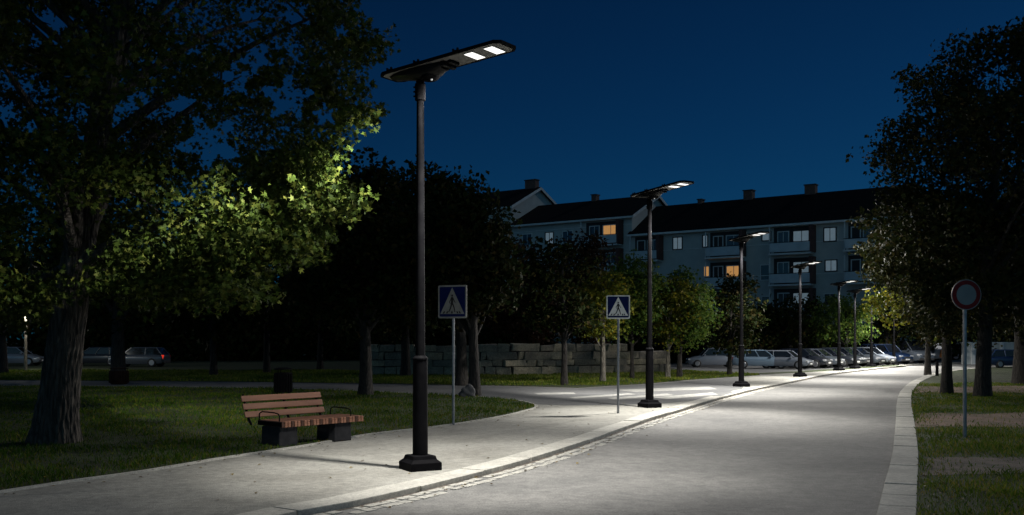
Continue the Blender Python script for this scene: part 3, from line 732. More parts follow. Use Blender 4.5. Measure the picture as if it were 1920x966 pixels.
def lamp(px, py, top, ang, label):
    x, y, _ = gp(px, py); ztop = CAMZ + (HY - top) * y / F
    e = empty('street_lamp', (x, y, .0), 0, label, 'street lamp', 'street lamps along the kerb')
    Mr = Matrix.Rotation(R(28), 4, 'Z')
    b = MB()
    prof = [(.50, 0), (.50, .115), (.44, .14), (.385, .165), (.36, .215), (.30, .225)]
    for i in range(len(prof) - 1):
        w0, z0 = prof[i]; w1, z1 = prof[i + 1]
        b.add([(sx * w0 / 2, sy * w0 / 2, z0) for sx, sy in ((-1, -1), (1, -1), (1, 1), (-1, 1))] + [(sx * w1 / 2, sy * w1 / 2, z1) for sx, sy in ((-1, -1), (1, -1), (1, 1), (-1, 1))],
              [(0, 1, 5, 4), (1, 2, 6, 5), (2, 3, 7, 6), (3, 0, 4, 7)] + ([(4, 5, 6, 7)] if i == len(prof) - 2 else []) + ([(3, 2, 1, 0)] if i == 0 else []), Mr)
    b.build('base', M_black, e)
    b = MB(); zs = 1.68
    b.tube([(0, 0, .2), (0, 0, zs)], [.118, .112], 12); b.tube([(0, 0, zs), (0, 0, zs + .02), (0, 0, zs + .06)], [.118, .118, .085], 16)
    b.build('lower_pole', M_black, e, smooth=True)
    b = MB(); b.tube([(0, 0, zs), (0, 0, ztop - .2)], [.074, .056], 20); b.build('upper_pole', M_black, e, smooth=True)
    b = MB(); b.tube([(0, 0, ztop - .24), (0, 0, ztop - .23), (0, 0, ztop + .02)], [.07, .082, .082], 18)
    for k in (-.17, -.1, -.03): b.tube([(-.08, 0, ztop + k), (-.105, 0, ztop + k)], .014, 8)
    b.tube([(0, 0, ztop + .02), (0, 0, ztop + .09)], [.06, .075], 14)
    b.build('collar', M_black, e, smooth=True)
    head_mesh(e, R(ang), ztop + .02, 3.9 if px < 900 else (4.2 if px < 1300 else .8 if px < 1450 else .45), (-.80, .60) if px < 900 else ((.10, .995) if px < 1300 else None))
    return e
LAMPS = [(788, 880, 160, -35, 'nearest black solar street lamp, tallest in view, beside the kerb right of the bench'),
         (1218, 764, 377, -57, 'second black street lamp from the front, right of the second crossing sign'),
         (1390, 725, 458, -68, 'third black street lamp, in front of the white and silver cars'),
         (1500, 706.5, 507, -72, 'fourth street lamp, in front of the dark parked cars'),
         (1573, 695, 539, -74, 'fifth street lamp, left beside the bright green car park tree'),
         (1603, 691.5, 552, -74, 'sixth street lamp, right beside the bright green car park tree'),
         (1634, 688, 566, -75, 'seventh street lamp, before the blue hatchback'),
         (1676, 684.5, 573, -75, 'farthest street lamp, just left of the silver van')]
for a in LAMPS: lamp(*a)

# ------------------------------------------------------------------ signs
def sign_local(e, yaw): return Matrix.Rotation(yaw, 4, 'Z')
def crossing_sign(px, py, cx, ytop, ybot, w, label, yaw, mw):
    x, y, _ = gp(px, py); s = y / F
    e = empty('crossing_sign', (x, y, 0), yaw, label, 'road sign', 'blue pedestrian crossing signs')
    zt = CAMZ + (HY - ytop) * s; zb = CAMZ + (HY - ybot) * s; W = w * s; H = zt - zb
    b = MB(); b.tube([(0, 0, -.05), (0, 0, zt - .08)], .032, 16); b.tube([(0, 0, zt - .08), (0, 0, zt - .07)], [.032, .02], 16); b.build('pole', M_steel, e, smooth=True)
    def rr(w, h, r, zc):
        P = []
        for qx, qz, a0 in ((1, -1, -90), (1, 1, 0), (-1, 1, 90), (-1, -1, 180)):
            for k in range(5):
                a = R(a0 + k * 22.5); P.append((qx * (w / 2 - r) + r * math.cos(a), zc + qz * (h / 2 - r) + r * math.sin(a)))
        return P
    zc = (zt + zb) / 2
    def slab(P, y0, y1, name, m, par):
        b = MB(); n = len(P)
        b.add([(p, y0, q) for p, q in P] + [(p, y1, q) for p, q in P], [tuple(range(n)), tuple(range(2 * n - 1, n - 1, -1))] + [(i, n + i, n + (i + 1) % n, (i + 1) % n) for i in range(n)])
        return b.build(name, m, par)
    pl = slab(rr(W, H, .035, zc), -.052, -.036, 'plate', mw, e)
    slab(rr(W * .895, H * .895, .02, zc), -.055, -.0525, 'blue_field', M_blue, pl)
    tw, th = W * .84, H * .80; tz = zb + H * .13
    slab([(-tw / 2, tz), (tw / 2, tz), (0, tz + th)], -.058, -.0555, 'white_triangle', mw, pl)
    b = MB()
    def bar(p, q, r0, r1):
        p = Vector((p[0] * W, 0, tz + p[1] * H)); q = Vector((q[0] * W, 0, tz + q[1] * H)); d = (q - p).normalized(); nn = Vector((-d.z, 0, d.x)); r0 *= W; r1 *= W
        P = [p + nn * r0, q + nn * r1, q - nn * r1, p - nn * r0]
        b.add([(k.x, -.0605, k.z) for k in P] + [(k.x, -.0585, k.z) for k in P], [(0, 1, 2, 3), (7, 6, 5, 4), (0, 4, 5, 1), (1, 5, 6, 2), (2, 6, 7, 3), (3, 7, 4, 0)])
    hc = (0.0, .555)
    b.add([(W * (hc[0] + .034 * math.cos(2 * math.pi * k / 12)), -.0605, tz + H * (hc[1] + .034 * math.sin(2 * math.pi * k / 12))) for k in range(12)], [tuple(range(12))])
    bar((0, .51), (-.005, .31), .038, .036)          # torso
    bar((-.02, .49), (-.095, .36), .017, .013); bar((-.095, .36), (-.06, .30), .013, .01)   # arm
    bar((.02, .49), (.085, .37), .017, .013); bar((.085, .37), (.115, .34), .013, .01)
    bar((-.01, .33), (-.055, .18), .026, .02); bar((-.055, .18), (-.12, .06), .02, .016)    # legs
    bar((.005, .33), (.065, .20), .026, .02); bar((.065, .20), (.10, .05), .02, .016)
    b.build('walking_figure', M_signk, pl)
    b = MB()
    for k in (-.31, -.19, -.01, .19, .28):
        b.add([((k - .03) * W, -.060, tz + .015 * H), ((k + .035) * W, -.060, tz + .015 * H), ((k * .86 + .022) * W, -.060, tz + .085 * H), ((k * .86 - .018) * W, -.060, tz + .085 * H)], [(0, 1, 2, 3)])
    b.build('zebra_stripes', M_signk, pl)
    b = MB()
    for zz_ in (zb + .12, zt - .15): b.box((0, -.018, zz_), (.1, .036, .03))
    b.build('clamp', M_steel, e)
    return e
crossing_sign(850, 797, 849, 535, 597, 60, 'blue pedestrian crossing sign at the lawn edge, the nearer and left one', R(-24), mat('sign_white_shaded', (.27, .27, .255), .5, col2=(.2, .2, .19), nscale=6))  # sign white darkened, the unlit face is put into the colour
crossing_sign(1159, 775, 1159, 554, 598, 44, 'blue pedestrian crossing sign on the pavement, the farther and right one', R(-3), M_white)
x, y, _ = gp(1809, 822, -.08); s = y / F
e = empty('round_sign', (x, y, -.08), R(3), 'round road sign with red ring and pale empty centre on the right lawn', 'road sign')
b = MB(); b.tube([(0, 0, -.05), (0, 0, 3.02)], .038, 16); b.build('pole', M_steel, e, smooth=True)
zc = CAMZ + (HY - 553) * s + .08
def disc(r, y0, y1, name, m, par, r_in=None):
    b = MB(); n = 48
    if r_in:
        v = [(rr_ * math.cos(2 * math.pi * k / n), yy, zc + rr_ * math.sin(2 * math.pi * k / n)) for yy, rr_ in ((y0, r_in), (y0, r), (y1, r), (y1, r_in)) for k in range(n)]
        b.add(v, [(a * n + k, a * n + (k + 1) % n, ((a + 1) % 4) * n + (k + 1) % n, ((a + 1) % 4) * n + k) for a in range(4) for k in range(n)])
    else:
        b.tube([(0, y1, zc), (0, y0, zc)], r, n)
    return b.build(name, m, par)
pl = disc(.315, -.066, -.046, 'disc', M_signc, e)
disc(.300, -.0705, -.0665, 'red_ring', M_red, pl, .213)
disc(.318, -.0700, -.0480, 'rim', mat('aged_rim', (.30, .25, .22), .5, .3), pl, .3155)
b = MB(); b.box((0, -.022, zc), (.11, .044, .035)); b.build('clamp', M_steel, e)

# ------------------------------------------------------------------ bench
def wood_mat():
    m = mat('bench_wood', (.36, .17, .105), .6, col2=(.25, .11, .065), nscale=4, bump=.3, bscale=40)
    for n in m.node_tree.nodes:
        if n.type == 'TEX_NOISE':
            mp = m.node_tree.nodes.new('ShaderNodeMapping'); mp.inputs['Scale'].default_value = (.3, 2, 3)
            tc = [q for q in m.node_tree.nodes if q.type == 'TEX_COORD'][0]
            m.node_tree.links.new(tc.outputs['Object'], mp.inputs[0]); m.node_tree.links.new(mp.outputs[0], n.inputs['Vector'])
    return m
M_wood = wood_mat(); M_wood2 = mat('bench_wood_dark', (.10, .045, .028), .65, col2=(.06, .028, .018), nscale=6)
fx, fy = -4.21, 18.2; ang = math.atan2(1.50, 1.27)
e = empty('park_bench', (fx, fy, 0), ang, 'wooden slatted park bench with three-board back and dark block supports at the lawn edge', 'bench')
BL, BD = 1.98, .74
# slats across the seat: each a plank with its end showing at the front
b = MB(); b2 = MB(); nS = 27
for i in range(nS):
    xx = (i + .5) / nS * BL; t = b if i % 3 else b2
    t.box((xx, BD / 2 + random.uniform(-.004, .004), .455 + random.uniform(-.002, .002)), (BL / nS - .016, BD, .042))
    t.box((xx, .018, .40), (BL / nS - .016, .036, .068))
st_ = b.build('seat', M_wood, e, bevel=.005, seg=1); 
b2.build('seat', M_wood2, e, bevel=.005, seg=1)['label'] = 'darker weathered seat slats'
b = MB(); b.box((BL / 2, .09, .415), (BL - .02, .05, .034)); b.box((BL / 2, BD - .1, .415), (BL - .02, .05, .034)); b.box((.008, BD / 2, .42), (.012, BD - .01, .075)); b.build('seat_frame', M_black, e)
for i in range(3):
    z_ = .585 + i * .145; yy = BD + .02 + i * .055
    Mx = Matrix.Translation((-.27 + (1.86) / 2, yy, z_)) @ Matrix.Rotation(R(-20), 4, 'X')
    b = MB(); b.box((0, 0, 0), (1.86, .032, .112), Mx); b.build('back_board', M_wood, e, bevel=.006)
for xx in (-.18, .72, 1.50):
    b = MB(); b.tube([(xx, BD - .06, .40), (xx, BD + .02, .50), (xx, BD + .075, .60), (xx, BD + .2, .95)], [.022, .024, .022, .018], 8); b.build('back_bracket', M_black, e, smooth=True)
for xx in (.02, 1.72):
    b = MB(); b.tube([(xx, .10, .44), (xx, .09, .56), (xx, .12, .61), (xx, .24, .63), (xx, BD - .12, .635), (xx, BD - .04, .60), (xx, BD - .02, .45)], [.012] * 7, 8)
    b.build('armrest', M_black, e, smooth=True)
for xx in (.22, 1.52):
    b = MB(); b.box((xx, .36, .185), (.42, .56, .37), taper=.97); b.build('support', mat('support_black_concrete', (.022, .022, .025), .85, spec=.2, col2=(.035, .035, .038), nscale=7, bump=.3, bscale=60), e, bevel=.02)

# ------------------------------------------------------------------ bins, boulder, bollard, post
def bin_(px, py, w, h, label, m):
    x, y, _ = gp(px, py, .02); s = y / F; r = w * s / 2; H = h * s
    e = empty('litter_bin', (x, y, .02), 0, label, 'litter bin', 'litter bins on the lawn')
    b = MB(); b.tube([(0, 0, 0), (0, 0, .05), (0, 0, H * .8)], [r * .8, r * .88, r * .95], 20)
    for k in range(20):
        a = 2 * math.pi * k / 20; b.box((math.cos(a) * r * .96, math.sin(a) * r * .96, H * .42), (.035, .035, H * .7))
    b.build('body', m, e, smooth=True)
    b = MB()
    for k in range(3):
        a = 2 * math.pi * k / 3 + .4; b.tube([(math.cos(a) * r * .85, math.sin(a) * r * .85, H * .78), (math.cos(a) * r * .85, math.sin(a) * r * .85, H * .93)], .015, 6)
    b.build('hood_posts', m, e)
    b = MB(); b.tube([(0, 0, H * .92), (0, 0, H * .95), (0, 0, H)], [r * 1.02, r * 1.02, r * .5], 20); b.build('lid', m, e, smooth=True)
bin_(531, 738, 34, 49, 'round black litter bin with a lid on the lawn behind the bench', mat('bin_black', (.006, .006, .007), .8, spec=.1, col2=(.01, .01, .01), nscale=5))
bin_(223, 720, 35, 31, 'squat dark brown litter bin on the lawn right of the huge trunk', mat('bin_brown', (.02, .010, .008), .8, spec=.1, col2=(.03, .015, .01), nscale=5))
x, y, _ = gp(877, 744, .02)
bm = bmesh.new(); bmesh.ops.create_icosphere(bm, subdivisions=4, radius=1)
for v in bm.verts:
    p = v.co; k = 1 + .14 * math.sin(p.x * 4 + 1) * math.cos(p.y * 3.3) + .08 * math.sin(p.z * 7 + p.x * 5) + .03 * math.sin(p.x * 15) * math.sin(p.y * 13)
    v.co = Vector((p.x * .3 * k, p.y * .25 * k, max(-.1, p.z * .3 * k + .08)))
me = bpy.data.meshes.new('boulder'); bm.to_mesh(me); bm.free(); me.materials.append(M_conc)
o = bpy.data.objects.new('boulder', me); o.location = (x, y, .02); link(o); tag(o, 'rounded grey boulder at the foot of the dark tree right of the first crossing sign', 'boulder')
def bollard(px, py, h, label, z=-.09):
    x, y, _ = gp(px, py, z); e = empty('bollard', (x, y, z), 0, label, 'bollard')
    b = MB(); b.tube([(0, 0, -.05), (0, 0, h * .9), (0, 0, h)], [.09, .075, .05], 14); b.build('post', M_black, e, smooth=True)
    b = MB(); b.tube([(0, 0, h * .72), (0, 0, h * .82)], [.09, .09], 14); b.build('collar', M_dgrey, e, smooth=True)
bollard(1757, 706, .85, 'short black bollard on the grass at the inside of the road bend')
x, y, _ = gp(48, 694, .02)
e = empty('park_lamp', (x, y, .02), 0, 'slim pale park lamp post with a small dim light at the far left', 'park lamp')
b = MB(); b.tube([(0, 0, -.1), (0, 0, 3.2), (0, 0, 3.5)], [.11, .08, .06], 12); b.build('post', M_bark3, e, smooth=True)
b = MB(); b.tube([(0, 0, 3.74), (0, 0, 3.78), (0, 0, 3.86)], [.24, .24, .05], 16); b.build('cap', M_steel, e, smooth=True)
b = MB(); b.tube([(0, 0, 3.5), (0, 0, 3.56), (0, 0, 3.74)], [.06, .09, .1], 14); b.build('lamp_glass', mat('park_lamp_glass', (.7, .7, .68), .4, emit=(1, .95, .85), estr=1.0), e, smooth=True)
pl_ = bpy.data.lights.new('park_light', 'POINT'); pl_.energy = 420; pl_.color = (1, .95, .82); pl_.shadow_soft_size = .1
po_ = bpy.data.objects.new('park_light', pl_); po_.location = (.3, -.3, 3.6); link(po_, e)

# ------------------------------------------------------------------ stone wall
P0 = Vector(gp(700, 703.5)[:2]); P1 = Vector(gp(960, 703.5)[:2]); P2 = Vector(gp(1245, 698.5)[:2])
def wp(s, L1=(P1 - P0).length, L2=(P2 - P1).length):
    if s < L1: t = (P1 - P0).normalized(); return P0 + t * s, t
    t = (P2 - P1).normalized(); return P1 + t * (s - L1), t
WL = (P1 - P0).length + (P2 - P1).length
o_ = wp(WL / 2)[0]
e = empty('stone_wall', (o_.x, o_.y, .02), 0, 'low retaining wall of large grey stone blocks across the side road', 'wall')
b = MB(); courses = [.50, .36, .44, .40]
z = -.05
for ci, hc_ in enumerate(courses):
    s = -random.uniform(0, .6)
    while s < WL:
        l = random.choice([.4, .6, .8, 1.15, 1.5, .7]) * random.uniform(.8, 1.2)
        c, t = wp(max(0, s + l / 2)); zmax = 1.78 - .42 * max(0, (s - 8) / (WL - 8))
        if z + hc_ * .6 < zmax:
            hh = hc_ + (random.uniform(-.05, .07) if ci == 3 else 0)
            a = math.atan2(t.y, t.x) + random.uniform(-.02, .02)
            Mx = Matrix.Translation((c.x - o_.x, c.y - o_.y, z + hh / 2)) @ Matrix.Rotation(a, 4, 'Z')
            q = MB().box((0, 0, 0), (l - .035, .5 + random.uniform(-.05, .06), hh - .03))
            v = [(p[0] + random.uniform(-.05, .05), p[1] + random.uniform(-.05, .04), p[2] + random.uniform(-.045, .045)) for p in q.v]
            b.add(v, q.f, Mx)
        s += l
    z += hc_
def stone_mat():
    m = ground_mat('wall_stone', (.52, .46, .36), (.30, .27, .23), .7, 1.3, 14, .9, .8)
    N = m.node_tree.nodes; L = m.node_tree.links
    g = N.new('ShaderNodeNewGeometry'); r = N.new('ShaderNodeValToRGB'); r.color_ramp.elements[0].color = (.55, .55, .58, 1); r.color_ramp.elements[1].color = (1.15, 1.1, 1.0, 1)
    L.new(g.outputs['Random Per Island'], r.inputs['Fac'])
    mx = N.new('ShaderNodeMix'); mx.data_type = 'RGBA'; mx.blend_type = 'MULTIPLY'; mx.inputs[0].default_value = 1
    bs = N['Principled BSDF']; src = bs.inputs['Base Color'].links[0].from_socket
    L.new(src, mx.inputs[6]); L.new(r.outputs['Color'], mx.inputs[7]); L.new(mx.outputs[2], bs.inputs['Base Color'])
    return m
b.build('blocks', stone_mat(), e, bevel=.03, seg=2)
b = MB()
for k in range(24):
    c0, t = wp(WL * k / 24); c1, _ = wp(WL * (k + 1) / 24 - .001); n_ = Vector((-t.y, t.x)) * .14
    zt = 1.55 - .42 * max(0, (WL * (k + 1) / 24 - 8) / (WL - 8))
    b.prism([(c0.x - o_.x - n_.x, c0.y - o_.y - n_.y), (c1.x - o_.x - n_.x, c1.y - o_.y - n_.y), (c1.x - o_.x + n_.x, c1.y - o_.y + n_.y), (c0.x - o_.x + n_.x, c0.y - o_.y + n_.y)], -.05, zt)
b.build('core', M_dark, e)

# ------------------------------------------------------------------ cars
def car(px, py, heading, paint, label, kind='suv', sc_=1.0, z=.01, lights='normal', xy=None):
    x, y, _ = gp(px, py, z) if xy is None else (xy[0], xy[1], 0)
    e = empty('parked_car', (x, y, z), R(heading), label, 'car', 'cars parked along the road')
    S = sc_
    if kind == 'suv':   L_, Wd, H = 4.5, 1.84, 1.68; hood = .98; belt = 1.02; cab = (-2.12, -1.98, .45, 1.05)
    elif kind == 'van': L_, Wd, H = 4.7, 1.86, 1.85; hood = 1.02; belt = 1.06; cab = (-2.25, -2.1, .75, 1.6)
    elif kind == 'estate': L_, Wd, H = 4.5, 1.76, 1.46; hood = .86; belt = .92; cab = (-2.1, -1.75, .25, .98)
    else:               L_, Wd, H = 4.1, 1.74, 1.46; hood = .86; belt = .92; cab = (-1.95, -1.5, .35, 1.05)
    h = L_ / 2
    # lower body lofted along x: (x, halfwidth, z bottom, z top)
    st = [(-h, Wd * .40, .42, belt * .82), (-h + .10, Wd * .465, .30, belt * .97), (-h + .5, Wd * .5, .24, belt), (-.6, Wd * .5, .22, belt), (cab[3] - .1, Wd * .5, .22, belt - .01),
          (cab[3] + .25, Wd * .495, .22, hood + (belt - hood) * .3), (h - .55, Wd * .48, .24, hood * .92), (h - .18, Wd * .45, .26, hood * .82), (h, Wd * .38, .34, hood * .66)]
    ring = lambda a, w, z0, z1: [(a, -w * .93, z0), (a, -w, z0 + (z1 - z0) * .35), (a, -w * .985, z0 + (z1 - z0) * .75), (a, -w * .86, z1), (a, w * .86, z1), (a, w * .985, z0 + (z1 - z0) * .75), (a, w, z0 + (z1 - z0) * .35), (a, w * .93, z0)]
    v = []; f = []
    for q in st: v += ring(*q)
    n = 8
    for i in range(len(st) - 1):
        for k in range(n): f.append((i * n + k, i * n + (k + 1) % n, (i + 1) * n + (k + 1) % n, (i + 1) * n + k))
    f += [tuple(range(n - 1, -1, -1)), tuple(range((len(st) - 1) * n, len(st) * n))]
    Ms = Matrix.Scale(S, 4)
    bm_ = MB().add(v, f, Ms)
    bd = bm_.build('body', paint, e, smooth=True, bevel=.02 * S)
    # greenhouse: glass block with painted roof and pillars
    rb, rt, ft, fb = cab; wb, wt = Wd * .43, Wd * .36; zt = H - .05
    gl = [(rb, wb), (fb, wb)]; 
    v = [(rb, -wb, belt - .03), (fb, -wb, belt - .05), (fb, wb, belt - .05), (rb, wb, belt - .03), (rt, -wt, zt), (ft, -wt, zt), (ft, wt, zt), (rt, wt, zt)]
    b = MB().add(v, [(0, 1, 5, 4), (1, 2, 6, 5), (2, 3, 7, 6), (3, 0, 4, 7), (4, 5, 6, 7)], Ms); b.build('windows', M_glass, e, bevel=.03 * S)
    b = MB(); b.add([(rt - .04, -wt * 1.03, zt - .03), (ft + .03, -wt * 1.03, zt - .03), (ft + .03, wt * 1.03, zt - .03), (rt - .04, wt * 1.03, zt - .03), (rt + .08, -wt * .9, zt + .045), (ft - .12, -wt * .9, zt + .045), (ft - .12, wt * .9, zt + .045), (rt + .08, wt * .9, zt + .045)],
                    [(3, 2, 1, 0), (0, 1, 5, 4), (1, 2, 6, 5), (2, 3, 7, 6), (3, 0, 4, 7), (4, 5, 6, 7)], Ms); b.build('roof', paint, e, smooth=True, bevel=.02 * S)
    b = MB()
    for sgn in (-1, 1):
        fr = [((fb, sgn * wb, belt - .05), (ft, sgn * wt, zt)), ((rb, sgn * wb, belt - .03), (rt, sgn * wt, zt))]
        for u in ((.36, .40) if kind in ('suv', 'van', 'estate') else (.45,)):
            pass
        for u0 in ((.28, .62) if kind != 'hatch' else (.42,)):
            xa = rb + (fb - rb) * u0; xb = rt + (ft - rt) * u0; fr.append(((xa, sgn * wb, belt - .03), (xb, sgn * wt, zt)))
        for p, q in fr: b = MB(); b.tube([(p[0], p[1] * 1.012, p[2]), (q[0], q[1] * 1.02, q[2])], .035, 6, M=Ms); b.build('pillar', paint, e)
    for sx in (-1, 1):
        wx = h * (.60 if sx < 0 else .64) * sx
        for sy in (-1, 1):
            b = MB(); b.tube([(wx, sy * (Wd / 2 - .2), .33), (wx, sy * (Wd / 2 - .015), .33), (wx, sy * (Wd / 2 + .005), .33)], [.33, .33, .3], 20, M=Ms); w_ = b.build('wheel', M_tyre, e, smooth=True)
            b = MB(); b.tube([(wx, sy * (Wd / 2 + .0), .33), (wx, sy * (Wd / 2 + .016), .33)], [.21, .19], 14, M=Ms); b.build('rim', M_rim, w_)
    for sy in (-1, 1):
        b = MB(); b.box((h - .13, sy * Wd * .345, hood * .70), (.2, .34, .14), Ms); b.build('headlight', M_hl, e, bevel=.03 * S)
        b = MB(); b.box((-h + .08, sy * Wd * .375, belt * .82), (.12, .2, .26), Ms); b.build('tail_light', M_tlon if lights == 'on' and sy > 0 else M_tl, e, bevel=.02 * S)
        b = MB(); b.box((fb - .25, sy * Wd * .53, belt + .06), (.12, .16, .12), Ms); b.build('mirror', paint, e, bevel=.02 * S)
    b = MB(); b.box((h - .02, 0, hood * .60), (.07, Wd * .42, .12), Ms); b.build('grille', M_plastic, e)
    for xb_ in (h - .04, -h + .04):
        b = MB(); b.box((xb_, 0, .37), (.12, Wd * .76, .16), Ms); b.build('bumper', M_plastic, e, bevel=.02 * S)
    b = MB(); b.box((h + .03, 0, .42), (.012, .5, .11), Ms); b.build('plate', M_white, e)
    if kind == 'suv':
        for sy in (-1, 1): b = MB(); b.tube([(rt + .1, sy * wt * .8, zt + .06), (ft - .3, sy * wt * .8, zt + .06)], .02, 6, M=Ms); b.build('roof_rail', M_steel, e)
    return e
def paint(n, c, r=.3): return mat(n, c, r, .2, coat=.6, col2=tuple(k * .9 for k in c), nscale=3)
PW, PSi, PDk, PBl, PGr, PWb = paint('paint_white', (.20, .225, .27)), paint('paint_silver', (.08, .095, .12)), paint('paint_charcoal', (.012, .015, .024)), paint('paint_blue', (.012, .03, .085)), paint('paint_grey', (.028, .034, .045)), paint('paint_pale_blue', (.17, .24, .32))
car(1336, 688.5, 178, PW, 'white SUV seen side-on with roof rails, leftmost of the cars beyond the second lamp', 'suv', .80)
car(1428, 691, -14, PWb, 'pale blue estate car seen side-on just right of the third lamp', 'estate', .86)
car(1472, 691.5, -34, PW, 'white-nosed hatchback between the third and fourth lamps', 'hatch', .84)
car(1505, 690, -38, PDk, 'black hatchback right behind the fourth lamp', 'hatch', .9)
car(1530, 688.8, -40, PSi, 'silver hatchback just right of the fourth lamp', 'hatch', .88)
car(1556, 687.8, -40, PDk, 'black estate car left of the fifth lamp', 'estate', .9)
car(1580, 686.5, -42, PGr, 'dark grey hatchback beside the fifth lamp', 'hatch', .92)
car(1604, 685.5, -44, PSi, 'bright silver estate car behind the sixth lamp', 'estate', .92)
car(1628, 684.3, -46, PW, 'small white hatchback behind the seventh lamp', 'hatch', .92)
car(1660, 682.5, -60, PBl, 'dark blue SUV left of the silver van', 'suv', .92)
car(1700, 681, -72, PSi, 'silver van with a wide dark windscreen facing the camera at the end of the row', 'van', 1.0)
car(1890, 690, 8, PBl, 'blue car glimpsed between the right trunks', 'hatch', .9, z=-.08)
car(28, 686, 5, PW, 'white car far left beyond the thin pale post', 'hatch', .95, z=.02)
car(180, 686, 185, PGr, 'dark grey car far off just right of the huge trunk', 'estate', .95, z=.02, lights='normal')
car(262, 688, 178, PSi, 'silver car far left with one glowing red tail light', 'hatch', .95, z=.02, lights='on')
# white caravan with an orange side
x, y, _ = gp(1738, 680, .01)
e = empty('caravan', (x, y, .01), R(-60), 'small white caravan with an orange panel right of the silver van', 'caravan')
b = MB(); b.add([(-1.3, -.9, .35), (1.3, -.9, .35), (1.3, .9, .35), (-1.3, .9, .35), (-1.4, -.85, 1.2), (1.45, -.85, 1.1), (1.45, .85, 1.1), (-1.4, .85, 1.2), (-1.1, -.75, 1.75), (.95, -.75, 1.7), (.95, .75, 1.7), (-1.1, .75, 1.75)],
                [(3, 2, 1, 0)] + [(a * 4 + k, a * 4 + (k + 1) % 4, (a + 1) * 4 + (k + 1) % 4, (a + 1) * 4 + k) for a in range(2) for k in range(4)] + [(8, 9, 10, 11)]); b.build('body', PW, e, bevel=.08)
b = MB(); b.box((1.40, .25, .75), (.09, .9, .6)); b.build('orange_panel', mat('orange_paint', (.45, .14, .02), .5), e)
b = MB(); b.box((.2, -.87, 1.25), (.9, .08, .4)); b.build('window', M_glass, e)
for sy in (-1, 1):
    b = MB(); b.tube([(0, sy * .68, .3), (0, sy * .86, .3)], [.3, .3], 18); b.build('wheel', M_tyre, e, smooth=True)
# low wall on the right
x, y, _ = gp(1890, 683, -.08)
e = empty('garden_wall', (x + 4, y, -.09), R(4), 'pale low wall far behind the right trunks', 'wall')
b = MB(); b.box((0, 0, .85), (16, .3, 1.7)); b.build('wall_face', M_plaster, e, bevel=.02)
b = MB(); b.box((0, 0, 1.75), (16.2, .42, .1)); b.build('coping', M_trim, e, bevel=.01)
b = MB()
for k in range(7): b.box((-7.2 + k * 2.4, -.2, .9), (.3, .14, 1.78))
b.build('piers', M_trim, e)

# ------------------------------------------------------------------ apartments
EV = Vector((.814, -.581)); NV = Vector((.581, .814)); ANG = math.atan2(-.581, .814)
def win(par, xc, zc, w, h, m, y=0):
    b = MB(); t = .09
    b.box((xc, y - .03, zc + h / 2 + t / 2), (w + 2 * t, .1, t)); b.box((xc, y - .03, zc - h / 2 - t / 2), (w + 2 * t, .1, t))
    for s in (-1, 1): b.box((xc + s * (w / 2 + t / 2), y - .03, zc), (t, .096, h))
    if w > .8: b.box((xc, y - .022, zc), (.05, .07, h))
    f = b.build('window', M_dark if m is M_curt_glow else M_trim, par)
    b = MB(); b.box((xc, y - .004, zc), (w, .02, h)); b.build('pane', m, f)
    return f
def balcony(par, x0, x1, zf, m1, m2, htop=2.55):
    """recess from x0..x1 with slab at zf, glass rail, back wall with windows"""
    w = x1 - x0; xc = (x0 + x1) / 2
    b = MB(); b.box((xc, -.45, zf - .08), (w + .3, 1.5, .16)); s = b.build('balcony', M_trim, par)
    b = MB(); b.box((xc, -1.12, zf + .55), (w + .1, .05, .85)); b.build('balcony_rail', M_railing, s)
    b = MB(); b.box((xc, -1.12, zf + 1.02), (w + .2, .08, .06))
    for k in range(int(w / 1.0) + 1): b.box((x0 + .05 + k * (w - .1) / max(1, int(w / 1.0)), -1.08, zf + .5), (.05, .05, 1.0))
    b.build('handrail', M_dgrey, s)
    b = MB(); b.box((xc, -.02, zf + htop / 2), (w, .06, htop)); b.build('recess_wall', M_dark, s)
    b = MB(); b.box((x1 + .12, -.5, zf + htop / 2), (.34, 1.25, htop)); b.build('side_screen', M_brown, s)
    b = MB(); b.box((x0 - .03, -1.1, zf + htop / 2), (.09, .09, htop)); b.build('corner_post', M_trim, s)
    win(s, x0 + w * .72, zf + 1.25, w * .42, 1.7, m1, -.06)
    win(s, x0 + w * .25, zf + 1.25, w * .26, 1.7, m2, -.06)
